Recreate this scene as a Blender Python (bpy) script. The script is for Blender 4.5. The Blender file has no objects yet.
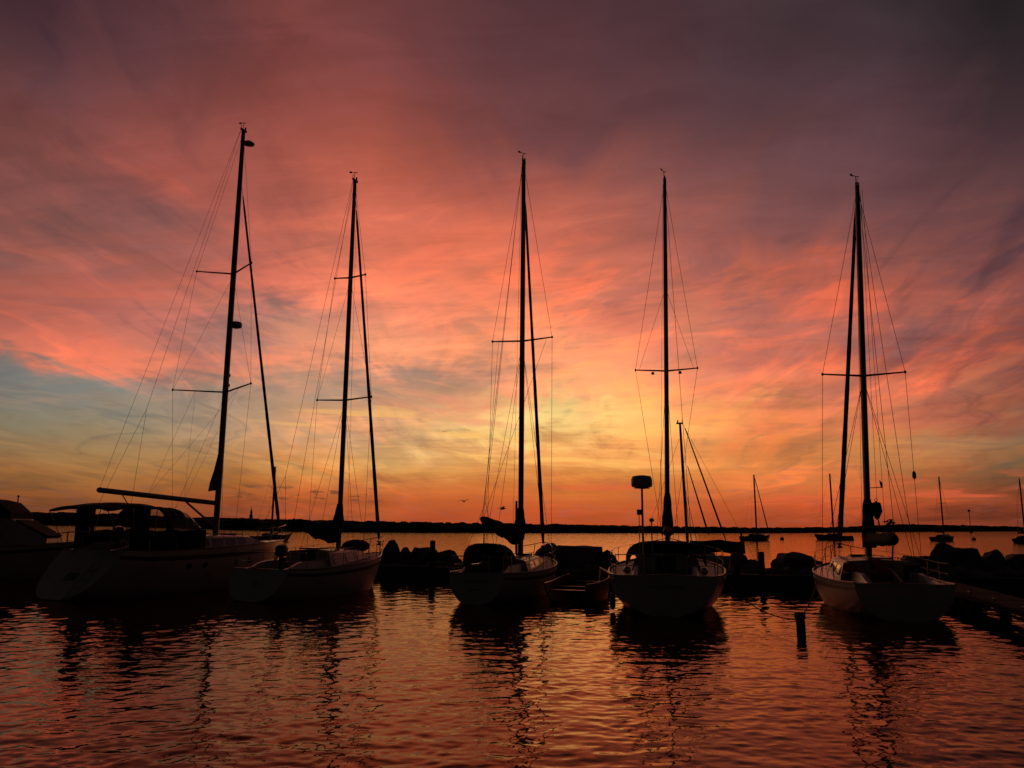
import bpy, math, random
from math import sin, cos, pi, radians, atan2, asin, sqrt
from mathutils import Vector, Matrix, noise
import bmesh

random.seed(7)
scene = bpy.context.scene
COL = scene.collection
R = radians

# ------------------------------------------------------------------ camera
FPX, CAM_H, PITCH, ROLL = 796.0, 2.5, R(10.11), R(0.3)
cam_data = bpy.data.cameras.new('camera')
cam_data.sensor_width = 36.0
cam_data.lens = FPX * 36.0 / 1024.0
cam_data.clip_start = 0.1
cam_data.clip_end = 12000.0
cam = bpy.data.objects.new('camera', cam_data)
COL.objects.link(cam)
cam.matrix_world = (Matrix.Translation((0, 0, CAM_H)) @ Matrix.Rotation(pi / 2 + PITCH, 4, 'X')
                    @ Matrix.Rotation(ROLL, 4, 'Z'))
scene.camera = cam

scene.render.resolution_x, scene.render.resolution_y = 1024, 768
scene.view_settings.view_transform = 'Standard'
scene.view_settings.look = 'None'
scene.view_settings.exposure = 0.0
scene.view_settings.gamma = 1.0
scene.view_settings.use_curve_mapping = False
scene.cycles.use_denoising = True
scene.cycles.max_bounces = 6
scene.cycles.caustics_reflective = False
scene.cycles.caustics_refractive = False


def ray(px, py):
    a, b = (px - 512.0) / FPX, (384.0 - py) / FPX
    u, v = a * cos(ROLL) - b * sin(ROLL), a * sin(ROLL) + b * cos(ROLL)
    c, s = cos(PITCH), sin(PITCH)
    return Vector((u, c - v * s, s + v * c))


def at(px, py, Y):
    d = ray(px, py)
    k = Y / d.y
    return Vector((d.x * k, Y, CAM_H + d.z * k))


def on_water(px, py, z=0.0):
    d = ray(px, py)
    k = (z - CAM_H) / d.z
    return Vector((d.x * k, d.y * k, z))


def proj(p):
    q = Vector(p) - Vector((0, 0, CAM_H))
    c, s = cos(PITCH), sin(PITCH)
    w = q.y * c + q.z * s
    u, v = q.x / w, (-q.y * s + q.z * c) / w
    a, b = u * cos(ROLL) + v * sin(ROLL), -u * sin(ROLL) + v * cos(ROLL)
    return 512 + a * FPX, 384 - b * FPX


# ------------------------------------------------------------------ dawn sky
def lin(c):
    out = []
    for v in c:
        v /= 255.0
        out.append(v / 12.92 if v <= 0.04045 else ((v + 0.055) / 1.055) ** 2.4)
    return out


world = bpy.data.worlds.new('World')
scene.world = world
world.use_nodes = True
nt = world.node_tree
nt.nodes.clear()
N, LK = nt.nodes, nt.links


def put(sock, val):
    if hasattr(val, 'is_output'):
        LK.new(val, sock)
    else:
        sock.default_value = val


def mth(op, a, b=None, c=None, clamp=False):
    n = N.new('ShaderNodeMath')
    n.operation = op
    n.use_clamp = clamp
    put(n.inputs[0], a)
    if b is not None:
        put(n.inputs[1], b)
    if c is not None:
        put(n.inputs[2], c)
    return n.outputs[0]


def mapr(v, a, b, lo=0.0, hi=1.0, kind='SMOOTHSTEP'):
    n = N.new('ShaderNodeMapRange')
    n.interpolation_type = kind
    put(n.inputs[0], v)
    n.inputs[1].default_value, n.inputs[2].default_value = a, b
    n.inputs[3].default_value, n.inputs[4].default_value = lo, hi
    return n.outputs[0]


def comb(x, y, z):
    n = N.new('ShaderNodeCombineXYZ')
    put(n.inputs[0], x); put(n.inputs[1], y); put(n.inputs[2], z)
    return n.outputs[0]


def nse(vec, scale, detail=4.0, rough=0.55, dist=0.0):
    n = N.new('ShaderNodeTexNoise')
    put(n.inputs['Vector'], vec)
    n.inputs['Scale'].default_value = scale
    n.inputs['Detail'].default_value = detail
    n.inputs['Roughness'].default_value = rough
    n.inputs['Distortion'].default_value = dist
    return n.outputs['Fac']


def mix(f, a, b, kind='MIX'):
    n = N.new('ShaderNodeMix')
    n.data_type = 'RGBA'
    n.blend_type = kind
    put(n.inputs['Factor'], f)
    for sock, v in ((n.inputs[6], a), (n.inputs[7], b)):
        put(sock, v if hasattr(v, 'is_output') else (*v, 1.0))
    return n.outputs[2]


tc = N.new('ShaderNodeTexCoord')
sep = N.new('ShaderNodeSeparateXYZ')
LK.new(tc.outputs['Generated'], sep.inputs[0])
dx, dy, dz = sep.outputs
az = mth('ARCTAN2', dx, dy)
el = mth('ARCSINE', dz)
# cloud-deck coordinates: the direction projected on a flat layer overhead
den = mth('ADD', mth('MAXIMUM', dz, 0.0), 0.10)
cx = mth('DIVIDE', dx, den)
cy = mth('DIVIDE', dy, den)
# streets of cloud run away from the viewer a little to the right of the view axis
ca, sa = cos(R(8)), sin(R(8))
ax_ = mth('SUBTRACT', mth('MULTIPLY', cx, ca), mth('MULTIPLY', cy, sa))
ay_ = mth('ADD', mth('MULTIPLY', cx, sa), mth('MULTIPLY', cy, ca))
n_big = nse(comb(mth('MULTIPLY', ax_, 0.9), mth('MULTIPLY', ay_, 0.45), 3.1), 1.3, 3.0, 0.5, 0.4)
n_str = nse(comb(mth('MULTIPLY', ax_, 2.2), mth('MULTIPLY', ay_, 0.7), 0.7), 1.6, 6.0, 0.6, 0.9)
n_fin = nse(comb(mth('MULTIPLY', ax_, 1.0), mth('MULTIPLY', ay_, 3.0), 8.2), 2.6, 5.0, 0.62, 0.6)
# layered bands low over the horizon
n_band = nse(comb(mth('MULTIPLY', az, 3.0), mth('MULTIPLY', el, 26.0), 5.0), 1.4, 5.0, 0.55, 0.5)
low = mapr(el, R(17), R(4))

wel = mth('ADD', el, mth('MULTIPLY', mth('SUBTRACT', n_big, 0.5), R(7.0)))
wel = mth('ADD', wel, mth('MULTIPLY', mth('SUBTRACT', n_str, 0.5), R(7.5)))
wel = mth('ADD', wel, mth('MULTIPLY', mth('SUBTRACT', n_fin, 0.5), R(3.0)))
# the warp fades out right at the horizon
wk = mth('MULTIPLY', mapr(el, R(0.5), R(9)), mth('SUBTRACT', 1.0, mth('MULTIPLY', mapr(az, R(-9), R(-20)), mapr(el, R(11), R(7), 0.0, 0.7))))
wel = mth('ADD', mth('MULTIPLY', wel, wk), mth('MULTIPLY', el, mth('SUBTRACT', 1.0, wk)))
waz = mth('ADD', az, mth('MULTIPLY', mth('SUBTRACT', n_big, 0.5), R(12.0)))
waz = mth('ADD', waz, mth('MULTIPLY', mth('SUBTRACT', n_str, 0.5), R(9.0)))
tt = mth('DIVIDE', mth('ADD', wel, R(10)), R(100), clamp=True)

SKY = {
    0: [(0, 64, 40, 46), (64, 86, 54, 59), (128, 110, 64, 64), (192, 122, 72, 69), (256, 128, 80, 76), (300, 168, 90, 77),
        (340, 196, 106, 88), (356, 172, 107, 92), (372, 126, 113, 110), (400, 118, 115, 110), (430, 130, 117, 94),
        (460, 138, 98, 61), (490, 126, 76, 43), (520, 108, 55, 32)],
    128: [(0, 90, 53, 56), (64, 106, 61, 62), (128, 132, 71, 66), (190, 148, 79, 72), (230, 132, 82, 80), (280, 164, 92, 82),
          (330, 205, 112, 92), (362, 205, 120, 99), (380, 136, 124, 120), (402, 132, 126, 117), (430, 146, 129, 104),
          (460, 162, 121, 76), (490, 156, 96, 53), (520, 124, 65, 38)],
    256: [(0, 118, 63, 59), (64, 120, 63, 60), (128, 142, 73, 65), (192, 157, 83, 73), (256, 182, 99, 86), (300, 192, 111, 98),
          (325, 152, 110, 104), (350, 204, 126, 104), (378, 172, 132, 112), (410, 170, 138, 112), (440, 184, 140, 103),
          (470, 178, 116, 63), (500, 158, 80, 44), (520, 134, 64, 38)],
    384: [(0, 108, 60, 60), (64, 126, 66, 63), (128, 158, 80, 67), (192, 192, 99, 80), (256, 212, 117, 92), (320, 224, 137, 108),
          (360, 228, 151, 116), (393, 162, 129, 115), (420, 208, 152, 115), (445, 186, 142, 104), (468, 206, 150, 86),
          (488, 190, 106, 58), (520, 162, 73, 40)],
    512: [(0, 84, 51, 55), (64, 100, 58, 60), (128, 126, 69, 65), (192, 180, 93, 76), (256, 224, 117, 87), (320, 238, 139, 103),
          (360, 242, 153, 112), (400, 240, 160, 112), (432, 254, 208, 128), (452, 228, 168, 100), (480, 201, 119, 60),
          (508, 182, 80, 44), (520, 166, 68, 40)],
    640: [(0, 70, 45, 50), (64, 85, 53, 57), (128, 101, 61, 63), (192, 144, 83, 77), (256, 174, 97, 84), (300, 210, 115, 90),
          (340, 234, 138, 103), (380, 245, 156, 106), (424, 247, 178, 104), (450, 238, 164, 94), (480, 206, 124, 61),
          (500, 190, 94, 49), (520, 168, 72, 40)],
    768: [(0, 66, 47, 52), (64, 74, 52, 58), (128, 90, 60, 65), (192, 112, 71, 73), (240, 138, 81, 78), (272, 182, 95, 76),
          (300, 172, 99, 87), (350, 200, 112, 91), (400, 228, 125, 86), (440, 226, 126, 72), (470, 210, 124, 69),
          (500, 182, 84, 47), (520, 156, 66, 38)],
    896: [(0, 58, 45, 50), (64, 72, 53, 60), (128, 90, 60, 66), (192, 107, 67, 70), (240, 132, 77, 74), (290, 168, 89, 74),
          (328, 152, 91, 84), (348, 168, 86, 70), (390, 202, 109, 82), (420, 206, 116, 77), (450, 186, 124, 76),
          (478, 176, 95, 55), (500, 162, 75, 43), (520, 134, 58, 37)],
    1024: [(0, 36, 30, 33), (64, 50, 38, 43), (128, 70, 48, 54), (192, 90, 57, 61), (256, 106, 63, 64), (300, 128, 70, 66),
           (350, 108, 66, 65), (400, 142, 80, 63), (430, 130, 90, 68), (455, 114, 89, 65), (480, 116, 72, 48),
           (500, 126, 60, 38), (520, 104, 48, 33)],
}
ZEN = [(56, 34, 25, 28), (90, 17, 14, 16)]
cols = []
for px, rows in SKY.items():
    d = ray(px, 340)
    a = atan2(d.x, d.y)
    stops = []
    for (py, r_, g_, b_) in rows:
        dd = ray(px, py).normalized()
        stops.append((math.degrees(asin(dd.z)), (r_, g_, b_)))
    stops += [(e, (r_, g_, b_)) for e, r_, g_, b_ in ZEN]
    stops.append((-4.0, (rows[-1][1] * .8, rows[-1][2] * .75, rows[-1][3] * .75)))
    cols.append((a, stops))
for s_ in (-1, 1):
    cols.append((s_ * R(62), [(-4, (28, 19, 18)), (0.5, (42, 26, 23)), (8, (42, 28, 28)), (20, (36, 26, 27)), (40, (26, 20, 22)), (90, (17, 14, 16))]))
    cols.append((s_ * R(115), [(-4, (10, 8, 8)), (1, (15, 12, 11)), (15, (15, 12, 12)), (40, (14, 11, 12)), (90, (13, 11, 12))]))
cols.sort(key=lambda c: c[0])
prev = None
last_a = None
for a, stops in cols:
    stops.sort(key=lambda s: s[0])
    rp = N.new('ShaderNodeValToRGB')
    rp.color_ramp.interpolation = 'CARDINAL'
    els = rp.color_ramp.elements
    while len(els) > 1:
        els.remove(els[-1])
    for i, (e, c) in enumerate(stops):
        p = (e + 10.0) / 100.0
        if i == 0:
            els[0].position = p
            q = els[0]
        else:
            q = els.new(p)
        q.color = (*lin(c), 1.0)
    LK.new(tt, rp.inputs[0])
    if prev is None:
        prev = rp.outputs[0]
    else:
        prev = mix(mapr(waz, last_a, a, kind='LINEAR'), prev, rp.outputs[0])
    last_a = a
base = prev
# lit undersides and darker gaps between the streaks
front = mapr(mth('ABSOLUTE', az), R(75), R(30))
st = mth('ADD', mth('MULTIPLY', n_str, 0.55), mth('MULTIPLY', n_fin, 0.45))
gain = mapr(st, 0.34, 0.66, 0.84, 1.24)
calm = mapr(az, R(-9), R(-20), 0.0, 0.75)
gain_l = mapr(n_band, 0.34, 0.66, 0.88, 1.16)
gain_l = mth('ADD', mth('MULTIPLY', gain_l, mth('SUBTRACT', 1.0, calm)), calm)
gm = mth('ADD', mth('MULTIPLY', gain, mth('SUBTRACT', 1.0, low)), mth('MULTIPLY', gain_l, low))
gsky = N.new('ShaderNodeVectorMath'); gsky.operation = 'SCALE'
LK.new(base, gsky.inputs[0]); LK.new(gm, gsky.inputs['Scale'])
sky = gsky.outputs[0]
# slate gaps
sky = mix(mth('MULTIPLY', mapr(st, 0.50, 0.34), mth('MULTIPLY', mth('MULTIPLY', front, mapr(el, R(26), R(14))), 0.22)), sky, lin((112, 92, 96)), 'MIX')
# ragged orange-lit cloud and bruised purple between, mid height
n_rag = nse(comb(mth('MULTIPLY', az, 3.4), mth('ADD', mth('MULTIPLY', el, 13.0), mth('MULTIPLY', az, -2.2)), 4.4), 1.7, 7.0, 0.60, 0.5)
mid = mth('MULTIPLY', mth('MULTIPLY', mapr(el, R(4), R(9)), mapr(el, R(24), R(15))), mth('MULTIPLY', front, mapr(az, R(-8), R(6), 0.45, 1.0)))
sky = mix(mth('MULTIPLY', mapr(n_rag, 0.51, 0.63), mth('MULTIPLY', mid, 0.9)), sky, (1.50, 1.16, 0.92), 'MULTIPLY')
sky = mix(mth('MULTIPLY', mapr(n_rag, 0.48, 0.37), mth('MULTIPLY', mid, 0.8)), sky, (0.66, 0.80, 0.95), 'MULTIPLY')
# streaks fanning up and out from the glow on the horizon
fa_ = mth('SUBTRACT', az, R(4.0)); fe_ = mth('ADD', el, R(1.5))
phi = mth('ARCTAN2', fe_, fa_)
rho = mth('LOGARITHM', mth('ADD', mth('SQRT', mth('ADD', mth('MULTIPLY', fa_, fa_), mth('MULTIPLY', fe_, fe_))), 0.02), 2.718)
phw = mth('ADD', phi, mth('MULTIPLY', mth('SUBTRACT', n_big, 0.5), 0.55))
n_fan = nse(comb(mth('MULTIPLY', phw, 4.6), mth('MULTIPLY', rho, 1.5), 2.7), 1.5, 7.0, 0.58, 0.7)
fan = mth('MULTIPLY', mapr(mth('ABSOLUTE', mth('SUBTRACT', phi, pi / 2)), 0.45, 1.0, 0.0, 0.8), mth('MULTIPLY', mth('MULTIPLY', mapr(rho, -1.75, -1.1), front), mapr(el, R(42), R(24), 0.45, 1.0)))
sky = mix(mth('MULTIPLY', mapr(n_fan, 0.51, 0.66), fan), sky, (1.45, 1.20, 1.02), 'MULTIPLY')
sky = mix(mth('MULTIPLY', mapr(n_fan, 0.48, 0.34), fan), sky, (0.66, 0.74, 0.86), 'MULTIPLY')
n_ctr = nse(comb(mth('MULTIPLY', az, 5.0), mth('MULTIPLY', mth('ADD', el, mth('MULTIPLY', az, -0.22)), 20.0), 7.7), 1.4, 7.0, 0.6, 0.6)
ctr = mth('MULTIPLY', mth('MULTIPLY', mapr(mth('ABSOLUTE', mth('ADD', az, R(5))), R(22), R(8)), mapr(el, R(7), R(11))), mapr(el, R(30), R(20)))
sky = mix(mth('MULTIPLY', mapr(n_ctr, 0.50, 0.68), mth('MULTIPLY', ctr, 0.7)), sky, (1.26, 1.22, 1.12), 'MULTIPLY')
sky = mix(mth('MULTIPLY', mapr(n_ctr, 0.47, 0.32), mth('MULTIPLY', ctr, 0.6)), sky, (0.76, 0.80, 0.88), 'MULTIPLY')
# a combed streak field on the left, sloping down to the right
ls = mth('ADD', el, mth('MULTIPLY', az, 0.16))
n_ls = nse(comb(mth('MULTIPLY', az, 3.2), mth('MULTIPLY', ls, 30.0), 6.1), 1.3, 6.0, 0.6, 0.7)
lsm = mth('MULTIPLY', mth('MULTIPLY', mapr(ls, R(4.5), R(7.5)), mapr(ls, R(13), R(10.5))), mth('MULTIPLY', mapr(az, R(-25), R(-13)), mapr(az, R(4), R(-3))))
sky = mix(mth('MULTIPLY', mth('MULTIPLY', lsm, mapr(n_ls, 0.50, 0.64)), 0.6), sky, lin((226, 146, 112)))
# golden edges catching the sun near the horizon
gold_el = mth('MULTIPLY', mapr(el, R(2.6), R(5.0)), mapr(el, R(10.5), R(6.0)))
gold_az = mth('MULTIPLY', mapr(az, R(-21), R(-11)), mapr(az, R(18), R(7)))
n_gold = nse(comb(mth('MULTIPLY', az, 4.0), mth('MULTIPLY', mth('ADD', el, mth('MULTIPLY', az, 0.05)), 34.0), 2.0), 1.7, 5.0, 0.55, 0.8)
gold = mth('MULTIPLY', mth('MULTIPLY', gold_el, gold_az), mapr(n_gold, 0.54, 0.66))
sky = mix(mth('MULTIPLY', gold, 0.7), sky, lin((250, 190, 104)))
# tiny dark cloudlets over the shore on the left
sc_el = mth('MULTIPLY', mapr(el, R(1.3), R(1.9)), mapr(el, R(2.9), R(2.3)))
sc_az = mth('MULTIPLY', mapr(az, R(-21), R(-18)), mapr(az, R(-8.5), R(-10)))
n_sc = nse(comb(mth('MULTIPLY', az, 30.0), mth('MULTIPLY', el, 110.0), 1.3), 1.5, 3.0, 0.5, 0.2)
scud = mth('MULTIPLY', mth('MULTIPLY', sc_el, sc_az), mapr(n_sc, 0.55, 0.63))
sky = mix(mth('MULTIPLY', scud, 0.75), sky, lin((92, 58, 46)))
# pink streaks right of centre just over the shore
rs_el = mth('MULTIPLY', mapr(el, R(0.7), R(1.6)), mapr(el, R(4.0), R(2.4)))
n_rs = nse(comb(mth('MULTIPLY', az, 7.0), mth('MULTIPLY', el, 60.0), 9.3), 1.5, 4.0, 0.5, 0.5)
rs = mth('MULTIPLY', mth('MULTIPLY', rs_el, mapr(az, R(-4), R(4))), mapr(n_rs, 0.54, 0.64))
sky = mix(mth('MULTIPLY', rs, 0.55), sky, lin((214, 92, 60)))

sky = mix(mth('MULTIPLY', front, mapr(el, R(34), R(22), 0.3, 1.0)), sky, (1.09, 1.07, 1.01), 'MULTIPLY')
bg = N.new('ShaderNodeBackground')
LK.new(sky, bg.inputs['Color'])
bg.inputs['Strength'].default_value = 1.0
# clear twilight air behind the clouds
nish = N.new('ShaderNodeTexSky')
nish.sky_type = 'NISHITA'
nish.sun_disc = False
SUN_EL, SUN_AZ = R(1.5), R(5.0)
nish.sun_elevation = SUN_EL
nish.sun_rotation = SUN_AZ
bg2 = N.new('ShaderNodeBackground')
LK.new(nish.outputs[0], bg2.inputs['Color'])
bg2.inputs['Strength'].default_value = 0.0015
addsh = N.new('ShaderNodeAddShader')
LK.new(bg.outputs[0], addsh.inputs[0]); LK.new(bg2.outputs[0], addsh.inputs[1])
wo = N.new('ShaderNodeOutputWorld')
LK.new(addsh.outputs[0], wo.inputs['Surface'])
world.cycles.sampling_method = 'MANUAL'
world.cycles.sample_map_resolution = 512

# sun just behind the far shore clouds, very weak
sun_d = bpy.data.lights.new('sun', 'SUN')
sun_d.energy = 0.03
sun_d.angle = R(16)
sun_d.color = (1.0, 0.52, 0.22)
sun = bpy.data.objects.new('sun', sun_d)
COL.objects.link(sun)
sdir = Vector((sin(SUN_AZ) * cos(SUN_EL), cos(SUN_AZ) * cos(SUN_EL), sin(SUN_EL)))
sun.rotation_euler = (-sdir).to_track_quat('-Z', 'Y').to_euler()
sun.location = (0, 40, 30)

# ------------------------------------------------------------------ materials
MATS = {}


def mat(name, col, rough=0.5, metal=0.0, var=0.12, vscale=6.0, bump=0.0, bscale=20.0, alpha=1.0, coat=0.0, stretch=(1, 1, 1)):
    m = bpy.data.materials.new(name)
    m.use_nodes = True
    t = m.node_tree
    p = t.nodes['Principled BSDF']
    tcn = t.nodes.new('ShaderNodeTexCoord')
    mp = t.nodes.new('ShaderNodeMapping')
    mp.inputs['Scale'].default_value = stretch
    t.links.new(tcn.outputs['Object'], mp.inputs['Vector'])
    no = t.nodes.new('ShaderNodeTexNoise')
    no.inputs['Scale'].default_value = vscale
    no.inputs['Detail'].default_value = 5.0
    t.links.new(mp.outputs[0], no.inputs['Vector'])
    rp = t.nodes.new('ShaderNodeValToRGB')
    rp.color_ramp.elements[0].position, rp.color_ramp.elements[1].position = 0.3, 0.7
    rp.color_ramp.elements[0].color = (*[max(0.0, c * (1 - var)) for c in col], 1)
    rp.color_ramp.elements[1].color = (*[min(1.0, c * (1 + var)) for c in col], 1)
    t.links.new(no.outputs['Fac'], rp.inputs[0])
    t.links.new(rp.outputs[0], p.inputs['Base Color'])
    p.inputs['Roughness'].default_value = rough
    p.inputs['Metallic'].default_value = metal
    if rough > 0.75:
        p.inputs['Specular IOR Level'].default_value = 0.15
    p.inputs['Coat Weight'].default_value = coat
    p.inputs['Alpha'].default_value = alpha
    if bump:
        nb = t.nodes.new('ShaderNodeTexNoise')
        nb.inputs['Scale'].default_value = bscale
        nb.inputs['Detail'].default_value = 6.0
        t.links.new(mp.outputs[0], nb.inputs['Vector'])
        bn = t.nodes.new('ShaderNodeBump')
        bn.inputs['Distance'].default_value = bump
        t.links.new(nb.outputs['Fac'], bn.inputs['Height'])
        t.links.new(bn.outputs[0], p.inputs['Normal'])
    MATS[name] = m
    return m


mat('gelcoat_white', (0.52, 0.49, 0.46), 0.38, var=0.12, vscale=1.6, coat=0.1)
mat('gelcoat_cream', (0.44, 0.40, 0.35), 0.32, var=0.07, vscale=2.0, coat=0.2)
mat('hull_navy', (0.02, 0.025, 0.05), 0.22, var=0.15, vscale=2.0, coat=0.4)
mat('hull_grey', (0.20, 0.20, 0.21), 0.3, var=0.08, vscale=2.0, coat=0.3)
mat('deck_grey', (0.42, 0.40, 0.38), 0.6, var=0.10, vscale=5.0)
mat('stripe_dark', (0.03, 0.03, 0.05), 0.35)
mat('canvas_navy', (0.018, 0.02, 0.035), 0.85, var=0.25, vscale=4.0, bump=0.02, bscale=6.0)
mat('canvas_black', (0.015, 0.014, 0.014), 0.9, var=0.25, vscale=4.0, bump=0.02, bscale=6.0)
mat('sail_cloth', (0.10, 0.09, 0.09), 0.8, var=0.2, vscale=3.0, bump=0.02, bscale=8.0, stretch=(6, 6, 0.7))
mat('alloy', (0.16, 0.16, 0.17), 0.42, 0.6, var=0.10, vscale=3.0)
mat('steel', (0.45, 0.45, 0.46), 0.25, 0.9, var=0.06)
mat('wire', (0.12, 0.11, 0.11), 0.45, 0.6)
mat('rope', (0.22, 0.18, 0.14), 0.9, var=0.3, vscale=30)
mat('window_dark', (0.012, 0.012, 0.014), 0.08, var=0.2, coat=0.5)
mat('vinyl_clear', (0.22, 0.20, 0.18), 0.12, var=0.1, alpha=0.5)
mat('wood_varnish', (0.12, 0.055, 0.025), 0.35, var=0.3, vscale=4, stretch=(1, 12, 12))
mat('timber_grey', (0.075, 0.062, 0.052), 0.85, var=0.35, vscale=5, bump=0.02, bscale=9, stretch=(1, 8, 8))
mat('timber_pale', (0.19, 0.17, 0.15), 0.8, var=0.3, vscale=5, bump=0.02, bscale=9, stretch=(1, 8, 8))
mat('timber_pile', (0.060, 0.048, 0.040), 0.9, var=0.4, vscale=6, bump=0.03, bscale=10, stretch=(5, 5, 0.6))
mat('rock', (0.17, 0.15, 0.14), 0.9, var=0.35, vscale=2.5, bump=0.08, bscale=4)
mat('rubber', (0.02, 0.02, 0.02), 0.8)
mat('plastic_white', (0.55, 0.54, 0.52), 0.4, var=0.05)
mat('plastic_dark', (0.03, 0.03, 0.032), 0.45)
mat('skiff_red', (0.16, 0.055, 0.045), 0.4, var=0.12, vscale=3)
mat('woods_leaf', (0.035, 0.045, 0.022), 1.0, var=0.4, vscale=0.15)
mat('shore_earth', (0.09, 0.075, 0.055), 1.0, var=0.3, vscale=0.05)
mat('feather', (0.30, 0.29, 0.28), 0.8)
mat('buoy_paint', (0.25, 0.06, 0.04), 0.5)
mat('brick_pale', (0.28, 0.25, 0.22), 0.9)


# ------------------------------------------------------------------ mesh helper
class MB:
    def __init__(s):
        s.v, s.f = [], []

    def add(s, verts, faces):
        o = len(s.v)
        s.v += [tuple(p) for p in verts]
        s.f += [tuple(i + o for i in f) for f in faces]
        return s

    def box(s, lo, hi):
        (a, b, c), (d, e, f) = lo, hi
        return s.add([(a, b, c), (d, b, c), (d, e, c), (a, e, c), (a, b, f), (d, b, f), (d, e, f), (a, e, f)],
                     [(3, 2, 1, 0), (4, 5, 6, 7), (0, 1, 5, 4), (1, 2, 6, 5), (2, 3, 7, 6), (3, 0, 4, 7)])

    def bar(s, p, q, w, h, up=(0, 0, 1)):
        p, q = Vector(p), Vector(q)
        t = (q - p).normalized()
        side = t.cross(Vector(up)).normalized()
        u = side.cross(t)
        vs = []
        for c in (p, q):
            for (i, j) in ((-1, -1), (1, -1), (1, 1), (-1, 1)):
                vs.append(c + side * (i * w / 2) + u * (j * h / 2))
        return s.add(vs, [(3, 2, 1, 0), (4, 5, 6, 7), (0, 1, 5, 4), (1, 2, 6, 5), (2, 3, 7, 6), (3, 0, 4, 7)])

    def loft(s, rings, cap=True, closed=True):
        n = len(rings[0])
        vs = [p for r in rings for p in r]
        fs = []
        for i in range(len(rings) - 1):
            for j in range(n if closed else n - 1):
                k = (j + 1) % n
                fs.append((i * n + j, i * n + k, (i + 1) * n + k, (i + 1) * n + j))
        if cap and closed:
            fs.append(tuple(reversed(range(n))))
            fs.append(tuple(range((len(rings) - 1) * n, len(rings) * n)))
        return s.add(vs, fs)

    def tube(s, pts, r, n=6, aspect=1.0, ref=(1, 0, 0)):
        pts = [Vector(p) for p in pts]
        rings = []
        for i, p in enumerate(pts):
            t = (pts[min(i + 1, len(pts) - 1)] - pts[max(i - 1, 0)]).normalized()
            a = Vector(ref)
            if abs(t.dot(a)) > 0.95:
                a = Vector((0, 0, 1)) if abs(t.z) < 0.9 else Vector((0, 1, 0))
            b = t.cross(a).normalized()
            a = b.cross(t).normalized()
            rr = r[i] if isinstance(r, (list, tuple)) else r
            rings.append([p + a * (cos(2 * pi * j / n) * rr * aspect) + b * (sin(2 * pi * j / n) * rr) for j in range(n)])
        return s.loft(rings)

    def ball(s, c, rx, ry, rz, n=10, m=6):
        rings = []
        for i in range(m + 1):
            th = -pi / 2 + pi * (i + 0.02) / (m + 0.04)
            rings.append([(c[0] + rx * cos(th) * cos(2 * pi * j / n), c[1] + ry * cos(th) * sin(2 * pi * j / n), c[2] + rz * sin(th)) for j in range(n)])
        return s.loft(rings)

    def lathe(s, c, prof, n=14):
        return s.loft([[(c[0] + r * cos(2 * pi * j / n), c[1] + r * sin(2 * pi * j / n), c[2] + z) for j in range(n)] for r, z in prof])

    def build(s, name, m, parent=None, smooth=False):
        me = bpy.data.meshes.new(name)
        me.from_pydata(s.v, [], s.f)
        me.validate()
        me.materials.append(MATS[m])
        bm = bmesh.new()
        bm.from_mesh(me)
        bmesh.ops.recalc_face_normals(bm, faces=bm.faces)
        bm.to_mesh(me)
        bm.free()
        if smooth:
            me.polygons.foreach_set('use_smooth', [True] * len(me.polygons))
            me.set_sharp_from_angle(angle=R(38))
        o = bpy.data.objects.new(name, me)
        COL.objects.link(o)
        if parent is not None:
            o.parent = parent
        return o


def tag(o, label=None, cat=None, group=None, kind=None):
    if label: o['label'] = label
    if cat: o['category'] = cat
    if group: o['group'] = group
    if kind: o['kind'] = kind
    return o


def empty(name, loc, rz=0.0):
    o = bpy.data.objects.new(name, None)
    o.empty_display_size = 0.3
    COL.objects.link(o)
    o.location = loc
    o.rotation_euler = (0, 0, rz)
    return o


def sm(a, b, x):
    t = max(0.0, min(1.0, (x - a) / (b - a)))
    return t * t * (3 - 2 * t)


def lerp(a, b, t):
    return a + (b - a) * t


def sag(p, q, d, n=8):
    p, q = Vector(p), Vector(q)
    return [p.lerp(q, i / n) - Vector((0, 0, d * 4 * (i / n) * (1 - i / n))) for i in range(n + 1)]


# ------------------------------------------------------------------ water
wm = bpy.data.materials.new('lake_water')
wm.use_nodes = True
MATS['lake_water'] = wm
t_ = wm.node_tree
pb = t_.nodes['Principled BSDF']
# dark peat-brown body; mirror colour tinted to redden the reflected sky, strength by view angle
t_.nodes.remove(pb)
body = t_.nodes.new('ShaderNodeBsdfDiffuse')
body.inputs['Color'].default_value = (0.030, 0.014, 0.008, 1)
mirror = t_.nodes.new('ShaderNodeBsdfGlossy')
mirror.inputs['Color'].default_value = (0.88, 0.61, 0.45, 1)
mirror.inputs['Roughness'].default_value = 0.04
fres = t_.nodes.new('ShaderNodeFresnel')
fres.inputs['IOR'].default_value = 1.333
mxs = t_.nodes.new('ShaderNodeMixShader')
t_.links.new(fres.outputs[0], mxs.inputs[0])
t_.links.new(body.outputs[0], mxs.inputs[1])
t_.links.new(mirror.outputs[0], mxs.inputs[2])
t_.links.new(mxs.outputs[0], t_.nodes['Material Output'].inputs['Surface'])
geo = t_.nodes.new('ShaderNodeNewGeometry')


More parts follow.
